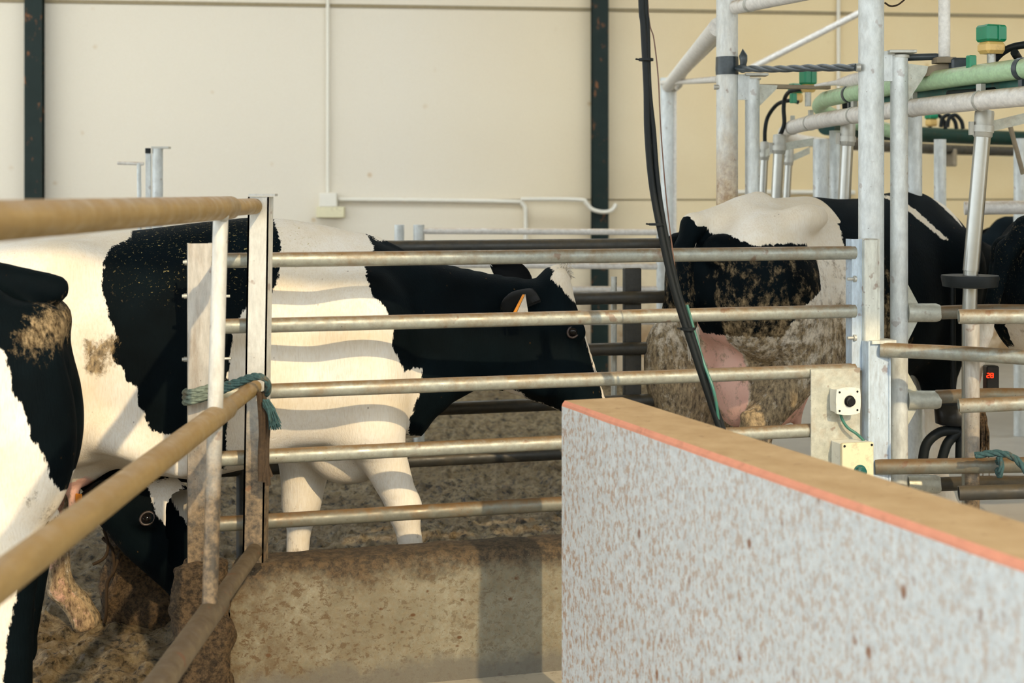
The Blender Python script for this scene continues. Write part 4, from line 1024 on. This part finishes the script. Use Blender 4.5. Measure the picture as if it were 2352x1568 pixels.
# ---------------------------------------------------------------- parlour frame
def vpost(root, px, y0, y1, Y, r, mat, name='pipe', lean=0, n=28):
    a = P(px, y0, Y); b = P(px + lean, y1, Y); m = MB(); m.tube([a.lerp(b, i / 8) for i in range(9)], r, n); return m.build(name, M[mat], root)
def base(px, Y): q = P(px, HY, Y); return (q.x, q.y, 0)
BY = 5.52; AY = 6.6
A = thing('pipe_post', 'tall grey pipe post wrapped in black tape, rising behind the white-backed cow', 'post', base(1670, AY))
vpost(A, 1670, HY - 2.97 * F / AY, HY + H * F / AY + 8, AY, .050, 'post_a')
MB().tube([P(1640, 200, AY - .02), P(1652, 200, AY - .02)], .012, 6).build('bolt', M['steel_dull'], A)
MB().box(P(1708, 200, AY - .02), (.055, .01, .118)).build('bracket_plate', M['galv'], A)
MB().box(P(1736, 172, AY), (.105, .08, .012), bev=.002).build('cap_plate', M['steel_dull'], A)
Bp = thing('pipe_post', 'thickest grey pipe post, standing at the end of the pen fence', 'post', base(2001, BY))
vpost(Bp, 2001, HY - 2.97 * F / BY, HY + H * F / BY + 8, BY, .049, 'galv')
MB().tube([P(1966, 155, BY - .03), P(1976, 155, BY - .03)], .016, 8).build('bolt', M['steel_dull'], Bp)
MB().box(P(2042, 152, BY - .01), (.042, .01, .116)).build('bracket_plate', M['galv'], Bp)
MB().box(P(2068, 120, BY), (.105, .09, .012), bev=.002).build('cap_plate', M['steel_dull'], Bp)
# inner posts with their gussets and arms
E = thing('pipe_post', 'short grey pipe post with a rust patch just beside the taped post', 'post', base(1728, AY))
vpost(E, 1728, 180, HY + H * F / AY + 8, AY, .0335, 'galv'); MB().tube([P(1730, 179, AY), P(1730, 183, AY)], .036, 20).build('collar', M['steel_dull'], E)
MB().prism([P(1744, 194, AY), P(1786, 196, AY), P(1784, 204, AY), P(1744, 244, AY)], (0, .008, 0)).build('gusset', M['plate'], E)
MB().prism([P(1744, 193, AY + .012), P(1780, 193, AY + .012), P(1908, 197, AY + .012), P(1908, 204, AY + .012), P(1744, 202, AY + .012)], (0, .05, 0)).build('arm', M['wood'], E)
Cp = thing('pipe_post', 'grey pipe post with triangular gussets just beside the thickest post', 'post', base(2064, BY))
vpost(Cp, 2065, 130, HY + H * F / BY + 8, BY, .0335, 'galv'); MB().tube([P(2067, 127, BY), P(2067, 133, BY)], .036, 20).build('collar', M['steel_dull'], Cp)
MB().prism([P(2086, 146, BY), P(2132, 152, BY), P(2128, 168, BY), P(2086, 232, BY)], (0, .008, 0)).build('gusset', M['plate'], Cp)
for y0, ym, y1 in ((652, 716, 784), (855, 916, 977)):
    MB().prism([P(2085, y0, BY), P(2119, ym, BY), P(2085, y1, BY)], (0, .008, 0)).build('gusset', M['plate'], Cp)
for yc in (718, 918, 1112):
    m = MB(); m.tube([P(2084, yc, BY), P(2150, yc, BY), P(2158, yc, BY)], [.036, .036, .031], 24); m.build('sleeve', M['plate'], Cp)
MB().tube([P(2082, 132, BY + .05), P(2150, 130, BY + .05), P(2180, 136, BY + .05)], .014, 10).build('hose', M['tape'], Cp)
m = MB(); m.prism([P(a_, b_, BY + .012) for a_, b_ in ((2100, 160), (2160, 146), (2236, 147), (2236, 160), (2180, 166), (2110, 178))], (0, .06, 0)); m.build('arm', M['wood'], Cp)
MB().box(P(2197, 149, BY + .02), (.065, .10, .048), bev=.008).build('tape', M['tape'], Cp)
MB().box(P(2168, 139, BY + .02), (.075, .07, .022)).build('wood_block', M['wood'], Cp)
MB().tube([P(2215, 160, BY - .01), P(2215, 168, BY - .01)], .010, 6).build('bolt', M['steel_dull'], Cp)
T2 = thing('pipe_post', 'thin white rust-flecked pipe rising from the wooden block wrapped in black tape', 'post', tuple(P(2168, 132, BY + .02)))
vpost(T2, 2169, HY - 2.97 * F / BY, 131, BY + .02, .0225, 'white_pipe')
# black tape tied between the posts
tp = thing('tape', 'black tape knotted round the tall post and stretched across to the thickest post', 'tape', tuple(P(1670, 150, AY)))
m = MB(); c = P(1670, 150, AY)
prof = [(-.045, .0525), (-.02, .054), (.01, .053), (.038, .0525)]; m.lathe(c, (0, 0, 1), prof); m.build('wrap', M['tape'], tp)
m = MB(); a, b = P(1694, 157, AY - .055), P(1968, 155, BY - .03); rope_tube(m, [a, a.lerp(b, .33) + Vector((0, 0, -.004)), a.lerp(b, .66), b], .0145, 16, 3); m.build('twisted_band', M['tape'], tp)
m = MB(); k = P(1706, 157, AY - .06); m.ball(k, .022, 8); m.tube([k, P(1708, 140, AY - .06), P(1707, 128, AY - .06), P(1706, 112, AY - .06)], [.012, .018, .020, .001], 10); m.build('knot', M['tape'], tp)
# overhead pipes
m = MB(); m.tube([P(1684, 18, AY - .02), P(1850, -16, 5.9), P(2000, -50, 5.5)], .032, 22); root = m.build('overhead_pipe', M['white_pipe']); tag(root, 'white overhead pipe welded to the top of the taped post and rising out of view', 'pipe')
m = MB(); ca = P(1684, 18, AY - .02); cb = P(1850, -16, 5.9); cc = ca.lerp(cb, .26); dv = (cb - ca).normalized(); m.tube([cc - dv * .012, cc + dv * .012], .034, 20); m.build('clamp', M['steel_dull'], root)
DY = 10.4
D = thing('pipe_post', 'distant slim grey pipe post beside the hanging black cable', 'post', base(1531, DY)); vpost(D, 1531, 182, HY + H * F / DY + 6, DY, .048, 'galv'); vpost(D, 1549, 205, HY + H * F / DY + 6, DY, .016, 'white_pipe', 'conduit')
MB().box(P(1531, 184, DY), (.09, .09, .03)).build('cap', M['galv'], D)
m = MB(); m.tube([P(1534, 198, DY - .03), P(1650, 62, AY + .02)], .045, 20); tag(m.build('overhead_pipe', M['white_pipe']), 'slanting white pipe joining the distant slim post to the taped post', 'pipe')
m = MB(); m.tube(smooth_path([P(1549, 206, DY - .05), P(1562, 196, DY - .1), P(1572, 170, 9.4), P(1600, 140, 8.4), P(1648, 92, 7.0)]), .018, 10); tag(m.build('conduit', M['white_pipe']), 'wavy white conduit hanging under the slanting overhead pipe', 'conduit')
m = MB(); m.tube([P(1520, 191, DY - .05), P(1580, 187, 9), P(1650, 182, AY + .03)], .017, 10); tag(m.build('pipe', M['white_pipe']), 'thin horizontal white pipe between the distant slim post and the taped post', 'pipe')
m = MB(); m.tube([P(1722, 158, 11.2), P(1985, 24, 10.8)], .026, 12); tag(m.build('pipe', M['white_pipe']), 'thin white pipe slanting upwards across the wall between the taped post and the thickest post', 'pipe')
m = MB(); m.tube(smooth_path([P(2032, 6, 5.4), P(2045, 14, 5.4), P(2060, 12, 5.4), P(2072, 4, 5.4), P(2085, -8, 5.4)]), .0035, 6); tag(m.build('twig', M['twig']), 'thin curly brown twig caught beside the top of the thickest post', 'twig')

# ---------------------------------------------------------------- rotary: rings
RC = Vector((7.37, 7.01, 0))
def arc(R, z, a0, a1, n=60, dz=0): return [RC + Vector((R * math.cos(math.radians(a0 + (a1 - a0) * i / n)), R * math.sin(math.radians(a0 + (a1 - a0) * i / n)), z + dz * i / n)) for i in range(n + 1)]
def ringband(m, pts, dirr, r, w_=.012, t=.003): m.tube([pts - dirr * w_, pts + dirr * w_], r + t, 24)
W = thing('vacuum_ring', 'white curved ring pipe running round the milking parlour under the mint green pipe', 'pipe', (1.8, 5.2, 1.96))
MB().tube(arc(5.92, 1.965, 212, 98, 110), .036, 24).build('pipe', M['white_pipe'], W)
for an in (203, 197.5, 193, 187.5, 181, 176):
    a = math.radians(an); p = RC + Vector((5.92 * math.cos(a), 5.92 * math.sin(a), 1.965)); d = Vector((-math.sin(a), math.cos(a), 0)); m = MB(); ringband(m, p, d, .036, .006); m.box(p + Vector((0, 0, .046)) - d * .0, (.02, .03, .03), rotz(a)); m.build('hose_clamp', M['steel_dull'], W)
G = thing('milk_ring', 'mint green curved ring pipe above the white ring pipe', 'pipe', (1.8, 5.2, 2.06))
g = arc(5.90, 2.065, 212, 183, 50); e = g[-1]; g += smooth_path([e, e + Vector((.05, .35, -.02)), e + Vector((.22, .62, -.06)), e + Vector((.50, .70, -.12))], 6)[1:]
MB().tube(g, .037, 24).build('pipe', M['mint'], G)
for an in (199.5, 186.5):
    a = math.radians(an); p = RC + Vector((5.9 * math.cos(a), 5.9 * math.sin(a), 2.065)); d = Vector((-math.sin(a), math.cos(a), 0)); m = MB(); ringband(m, p, d, .037, .012); m.box(p - Vector((0, 0, .05)), (.02, .02, .10), rotz(a)); m.build('clamp', M['tape'], G)
    MB().box(p + Vector((0, 0, -.10)) + d * .02, (.05, .05, .06), rotz(a), bev=.006).build('block', M['white_plastic'], G)
m = MB(); pin = arc(5.80, 1.99, 212, 188, 50); pout = arc(5.86, 1.99, 212, 188, 50); n = len(pin)
m.add(pin + pout + [p + Vector((0, 0, .07)) for p in pin] + [p + Vector((0, 0, .07)) for p in pout], [(i, i + 1, n + i + 1, n + i) for i in range(n - 1)] + [(n + i, n + i + 1, 3 * n + i + 1, 3 * n + i) for i in range(n - 1)] + [(2 * n + i, 3 * n + i, 3 * n + i + 1, 2 * n + i + 1) for i in range(n - 1)] + [(i, 2 * n + i, 2 * n + i + 1, i + 1) for i in range(n - 1)])
tag(m.build('ring_channel', M['teal']), 'dark teal curved channel tucked beneath the mint green pipe', 'channel')
tag(MB().tube(arc(5.9, 2.08, 152, 98, 60), .062, 20).build('milk_ring', M['teal_dark']), 'very dark green far half of the parlour ring in front of the wall', 'pipe')
tag(MB().tube(arc(5.8, 1.965, 152, 98, 60), .04, 20).build('ring_pipe', M['rail_dark']), 'thin dark pipe just below the very dark green far ring', 'pipe')
for i, an in enumerate((120, 132)):
    a = math.radians(an); p = RC + Vector((5.8 * math.cos(a), 5.8 * math.sin(a), 1.9)); tag(MB().box(p, (.10, .05, .14), rotz(a), bev=.01).build('ring_fitting', M['wood']), ('rusty brown fitting hanging under the dark far ring pipe, nearer the wall', 'rusty brown fitting hanging under the dark far ring pipe, nearer the posts')[i], 'fitting')

def cylinder(px0, y0, px1, y1, Y, r, label, hose=None, hr=.011, strap=None, disc=False, low=None):
    a, b = P(px0, y0, Y), P(px1, y1, Y); root = thing('steel_cylinder', label, 'cylinder', tuple(b)); d = (b - a).normalized()
    m = MB(); m.tube([a + d * .10, b], r, 28); m.build('tube', M['steel'], root)
    m = MB(); m.lathe(a, d, [(0, r * .6), (.004, r * 1.12), (.012, r * 1.18), (.10, r * 1.18), (.104, r * 1.05)]); m.build('cap', M['steel_dull'], root)
    m = MB(); m.tube([a + d * .06, a + d * .085], r * 1.32, 24); m.box(a + d * .07 - Vector((r * 1.5, .0, 0)), (.015, .02, .05)); m.build('clamp', M['steel_dull'], root)
    if hose: m = MB(); m.tube(smooth_path([a + d * .01] + [P(*h) for h in hose]), hr, 12); m.build('hose', M['rubber'], root)
    if strap: m = MB(); q = a + d * .07; e = P(*strap); m.prism([q + Vector((0, 0, .02)), e + Vector((0, 0, .02)), e - Vector((0, 0, .02)), q - Vector((0, 0, .02))], (0, .006, 0)); m.build('strap', M['plate'], root)
    if disc:
        c = P(2228, 632, Y); m = MB(); m.lathe(c - Vector((0, 0, .012)), (0, 0, 1), [(-.035, .06), (-.03, .100), (.005, .106), (.012, .104), (.012, .04)]); m.build('disc', M['rubber'], root, label='black rubber disc')
        q_ = P(2226, 740, Y); MB().tube([b, q_, Vector((q_.x, q_.y, .11))], r * .9, 24).build('shaft', M['steel'], root)
    return root
cylinder(1757, 325, 1746, 560, 7.9, .023, 'steel cylinder with the widest looping black hose, beside the rust-patched short post', [(1757, 300, 7.9), (1764, 268, 7.9), (1785, 240, 7.8), (1812, 231, 7.7), (1834, 235, 7.7)], strap=(1795, 332, 7.45))
cylinder(1791, 308, 1778, 560, 7.4, .029, 'steel cylinder whose black hose rises straight up beside the mint pipe end', [(1801, 285, 7.4), (1800, 250, 7.4), (1803, 225, 7.4), (1815, 210, 7.3), (1842, 205, 7.2)], strap=(1870, 325, 7.4))
cylinder(1813, 340, 1800, 560, 8.5, .023, 'smallest steel cylinder without a hose, behind the back of the white cow', strap=(1860, 345, 8.5))
cylinder(1948, 283, 1934, 560, 6.5, .029, 'steel cylinder with a short thick black hose, directly beside the thickest post', [(1946, 282, 6.5), (1941, 245, 6.48), (1942, 215, 6.46), (1950, 190, 6.44)], .013)
cylinder(2262, 252, 2230, 622, 5.35, .030, 'long polished steel cylinder with a black rubber disc and a big curved hose', [(2261, 235, 5.35), (2262, 195, 5.35), (2276, 150, 5.33), (2305, 118, 5.3), (2345, 104, 5.25), (2400, 104, 5.2)], .014, strap=(2352, 272, 5.35), disc=True)
for (px, y0, w_, Y, lab) in ((1886, 320, .041, 7.2, 'fat grey pipe post between the small cylinders behind the white-backed cow'), (1919, 300, .032, 7.5, 'grey pipe post partly hidden by the short-hosed cylinder'), (2101, 232, .034, 6.7, 'grey pipe post right behind the gusseted post'),
                         (2159, 320, .034, 8.1, 'blurred grey pipe post with a rust stain below the dark far ring'), (2342, 318, .036, 8.8, 'blurred pale pipe post at the very edge of the photo')):
    r_ = thing('pipe_post', lab, 'post', base(px, Y)); vpost(r_, px, y0, HY + (H - .1) * F / Y, Y, w_, 'galv')
m = MB(); m.tube([P(2318, 282, 7), P(2350, 400, 7)], .012, 8); tag(m.build('strut', M['wood']), 'thin brown strut leaning beside the long polished cylinder', 'strut')
m = MB(); m.tube([P(2215, 478, 7.1), P(2500, 474, 7.0)], .034, 18); tag(m.build('barrier_pipe', M['white_pipe']), 'grey horizontal pipe behind the long polished cylinder, in front of the far black cow', 'pipe')

def unit(px, y0, y1, wpx, Y, label, split=.58, tiny=False):
    w_ = wpx / F * Y; h = (y1 - y0) / F * Y; t = P(px, y0, Y); root = thing('pulsator', label, 'pulsator', tuple(t - Vector((0, 0, h))), group=None); R = rotz(.35)
    MB().box(t - Vector((0, 0, h * split / 2)), (w_ * .85, w_ * .7, h * split), R, bev=.008).build('green_cover', M['green'], root)
    MB().box(t - Vector((0, 0, h * split + h * (1 - split) / 2)), (w_ * .82, w_ * .66, h * (1 - split)), R, bev=.012).build('yellow_body', M['yellow'], root)
    if not tiny:
        MB().box(t + R @ Vector((.004, -w_ * .36, 0)) - Vector((0, 0, h * split / 2)), (.008, .006, h * split * .85), R).build('rib', M['green'], root)
        MB().tube([t - Vector((0, 0, h)), t - Vector((0, 0, h + .07))], .016, 12).build('neck', M['steel_dull'], root)
        MB().box(t - Vector((.075, 0, h + .03)), (.03, .03, .05), rotz(.3), bev=.004).build('green_plug', M['green'], root)
unit(2277, 58, 124, 66, 5.3, 'biggest green and yellow pulsator, perched above the mint green pipe')
unit(1856, 152, 212, 40, 7.2, 'green pulsator showing above the wooden arm between the taped and thickest posts', .7)
unit(1828, 192, 236, 36, 7.9, 'green and yellow pulsator below the wooden arm, beside the end of the mint pipe', .5, True)
unit(2139, 262, 290, 30, 9.9, 'small blurred green and yellow pulsator above the dark far ring', .4, True)
hz = thing('hose_loop', 'brown-dusted black hose sagging between the mint pipe and the white ring', 'hose', tuple(P(2250, 215, 5.2)))
m = MB(); m.tube(smooth_path([P(2330, 120, 5.25), P(2345, 150, 5.3), P(2338, 185, 5.3), P(2300, 206, 5.25), P(2240, 212, 5.3), P(2180, 216, 5.45)]), .015, 12); m.build('hose', M['rubber'], hz)
for i, (px, Y) in enumerate(((2175, 9.8), (2150, 9.9), (2190, 9.7))):
    m = MB(); m.tube(smooth_path([P(px - 14, 292, Y), P(px - 10, 272, Y), P(px + 4, 264, Y), P(px + 18, 278, Y), P(px + 22, 296, Y)]), .014, 8); tag(m.build('hose', M['rubber']), 'short blurred black hose looping over the dark far ring', 'hose', 'hoses over the far ring')
m = MB(); m.tube([P(1872, 196, 6.6), P(1920, 190, 6.5), P(1955, 186, 6.3), P(2000, 176, 6.1)], [.006, .012, .030, .032], 16)
tag(m.build('flattened_pipe', M['white_pipe']), 'grey pipe with a flattened end bolted onto the wooden arm', 'pipe')

# ---------------------------------------------------------------- barriers on the right
def hrail(name, pts, r, mat, label, cat='rail', hollow=False):
    root = thing(name, label, cat, tuple(pts[0])); m = MB()
    if hollow:
        m.hollow(pts[0], pts[1], r, .004); m.build('pipe', M[mat], root)
    else: m.tube(smooth_path(pts, 8), r, 22); m.build('pipe', M[mat], root)
    return root
hrail('entry_rail', [P(2022, 803, 5.30), P(2180, 810, 5.22), P(2400, 823, 5.05)], .0275, 'rail', 'grey pipe rail leaving the top of the blue post towards the rightmost cow')
r2 = hrail('entry_rail', [P(2010, 1072, 5.30), P(2170, 1070, 5.25), P(2300, 1068, 5.2), P(2420, 1066, 5.15)], .0285, 'rail_low', 'grimy shade-darkened pipe rail leaving the foot of the blue post')
for yc, lab in ((716, 'dung-topped pipe rail pushed into the uppermost sleeve of the gusseted post'), (909, 'dung-topped pipe rail pushed into the middle sleeve of the gusseted post'), (1110, 'dark pipe rail pushed into the lowest sleeve of the gusseted post')):
    hrail('stall_rail', [P(2150, yc + 2, BY), P(2280, yc - 2, 5.45), P(2430, yc, 5.35)], .0268, 'rail_low' if yc < 1000 else 'rail_dark', lab)
for y0, y1, lab, mt in ((727, 727, 'uppermost open-ended grey pipe in front of the rightmost cow', 'rail'), (932, 922, 'middle open-ended grey pipe in front of the rightmost cow', 'rail'), (1132, 1126, 'lowest open-ended pipe, dirty and shade-darkened, in front of the rightmost cow', 'rail_dark')):
    hrail('open_pipe', [P(2202, y0, 4.95), P(2440, y1, 4.9)], .0255, mt, lab, 'pipe', True)
root = thing('upright_pipe', 'rusty upright pipe standing behind the open-ended pipes below the rubber disc', 'pipe', base(2233, 5.26)); vpost(root, 2233, 744, HY + (H - .1) * F / 5.26, 5.26, .0265, 'channel')
m = MB(); rope_tube(m, [P(2240, 1046, 5.13), P(2290, 1040, 5.11), P(2330, 1052, 5.09), P(2360, 1085, 5.07)], .012)
rope_tube(m, [P(2296, 1048, 5.11), P(2300, 1070, 5.10), P(2296, 1092, 5.11), P(2290, 1070, 5.2), P(2296, 1046, 5.12)], .010); tag(m.build('rope', M['rope']), 'dark rope knotted round the grimy lower rail below the rightmost cow', 'rope')
# milking cluster hoses low behind the rails
cl = thing('milking_cluster', 'black milking cluster with curved hoses low behind the grimy rail', 'milking cluster', tuple(P(2180, 990, 5.75)))
for pts in ([(2118, 1070), (2128, 1020), (2160, 992), (2200, 990)], [(2160, 1070), (2175, 1020), (2200, 995), (2215, 990)], [(2205, 1070), (2207, 1010), (2214, 985)]):
    m = MB(); m.tube(smooth_path([P(a, b, 5.75) for a, b in pts]), .020, 12); m.build('hose', M['rubber'], cl)
MB().lathe(P(2192, 955, 5.8), (0, 0, 1), [(-.04, .05), (-.03, .075), (.03, .08), (.05, .06)]).build('claw', M['black'], cl)
m = MB(); m.tube([P(2188, 650, 6.1), P(2190, 900, 6.1)], .012, 10); tag(m.build('milk_tube', M['rubber']), 'thin dark tube hanging down behind the rubber disc', 'tube')
dsp = thing('display', 'small dark display with glowing red digits beside the rusty upright pipe', 'display', tuple(P(2274, 862, 5.62)))
MB().box(P(2276, 868, 5.66), (.05, .05, .10), bev=.004).build('case', M['black'], dsp)
def seg(dx, on, nm):
    m = MB(); c = P(2274 + dx, 862, 5.62); w_, h = .005, .0085
    S = {'a': ((0, h), (w_ * 1.4, .0016)), 'g': ((0, 0), (w_ * 1.4, .0016)), 'd': ((0, -h), (w_ * 1.4, .0016)), 'b': ((w_, h / 2), (.0016, h * .8)), 'f': ((-w_, h / 2), (.0016, h * .8)), 'e': ((-w_, -h / 2), (.0016, h * .8)), 'c': ((w_, -h / 2), (.0016, h * .8))}
    for k in on: (x_, z_), (sx, sz) = S[k]; m.box(c + Vector((x_, 0, z_)), (sx + .0012, .004, sz + .0012))
    m.build(nm, M['led'], dsp, label='red glowing digit')
seg(-4.2, 'abged', 'digit'); seg(4.2, 'abcdefg', 'digit')

# ---------------------------------------------------------------- rotary platform
m = MB(); Rr = 6.72; n = 120
pr = [RC + Vector((Rr * math.cos(2 * math.pi * i / n), Rr * math.sin(2 * math.pi * i / n), 0)) for i in range(n)]; pr = [Vector((p.x, p.y, -.04)) for p in pr]
inner = [p for p in pr if p.y < 12.4 + .12 * p.x and p.x < 13.8]
m.prism(inner, (0, 0, .16)); tag(m.build('milking_platform', M['bright']), 'pale concrete edge of the round milking platform under the cows at the parlour', 'platform')

# ---------------------------------------------------------------- hanging cable
cb = thing('hanging_cable', 'thick black twin cable hanging in front of the fence and dropping behind the white wall', 'cable', tuple(P(1655, 985, 4.6)))
y_ = 4.55
m = MB(); m.tube(smooth_path([P(1440, -1692, y_), P(1462, -800, y_), P(1472, -60, y_), P(1478, 60, y_), P(1485, 200, y_), P(1487, 300, y_), P(1497, 420, y_), P(1519, 540, y_), P(1549, 670, y_), P(1594, 810, y_), P(1634, 930, y_), P(1660, 1015, y_), P(1668, 1130, y_), P(1672, 1400, y_), P(1690, 1606, y_)]), .0105, 14); m.build('cable_strand', M['rubber'], cb)
m = MB(); m.tube(smooth_path([P(1448, -1692, y_ + .01), P(1470, -800, y_ + .01), P(1480, -60, y_ + .01), P(1486, 60, y_ + .01), P(1490, 200, y_ + .01), P(1500, 300, y_ + .01), P(1510, 420, y_ + .01), P(1529, 540, y_ + .01), P(1558, 670, y_ + .01), P(1603, 810, y_ + .01), P(1642, 930, y_ + .01), P(1668, 1015, y_ + .01), P(1674, 1100, y_)]), .0095, 14); m.build('cable_strand', M['rubber'], cb)
for px, py in ((1484, 137), (1508, 515), (1580, 755)):
    c = P(px, py, y_); m = MB(); m.tube([c - Vector((0, 0, .004)), c + Vector((0, 0, .004))], .024, 12); m.tube([c - Vector((.02, 0, 0)), c - Vector((.034, 0, -.002))], .003, 6); m.build('cable_tie', M['rubber'], cb)
m = MB(); m.tube(smooth_path([P(1578, 700, y_ + .03), P(1612, 820, y_ + .01), P(1640, 900, y_ - .02), P(1652, 985, y_), P(1664, 1130, y_ - .02), P(1668, 1400, y_ - .02), P(1680, 1600, y_ - .02)]), .005, 10); m.build('green_hose', M['green_cable'], cb)
m = MB(); m.tube(smooth_path([P(1455, -1620, 4.7), P(1478, -400, 4.7), P(1488, 5, 4.7), P(1502, 90, 4.7), P(1512, 180, 4.7), P(1518, 300, 4.7), P(1532, 470, 4.7), P(1556, 660, 4.7)]), .0022, 6); tag(m.build('wire', M['wire']), 'thin rust-brown wire hanging beside the thick black cable', 'wire')
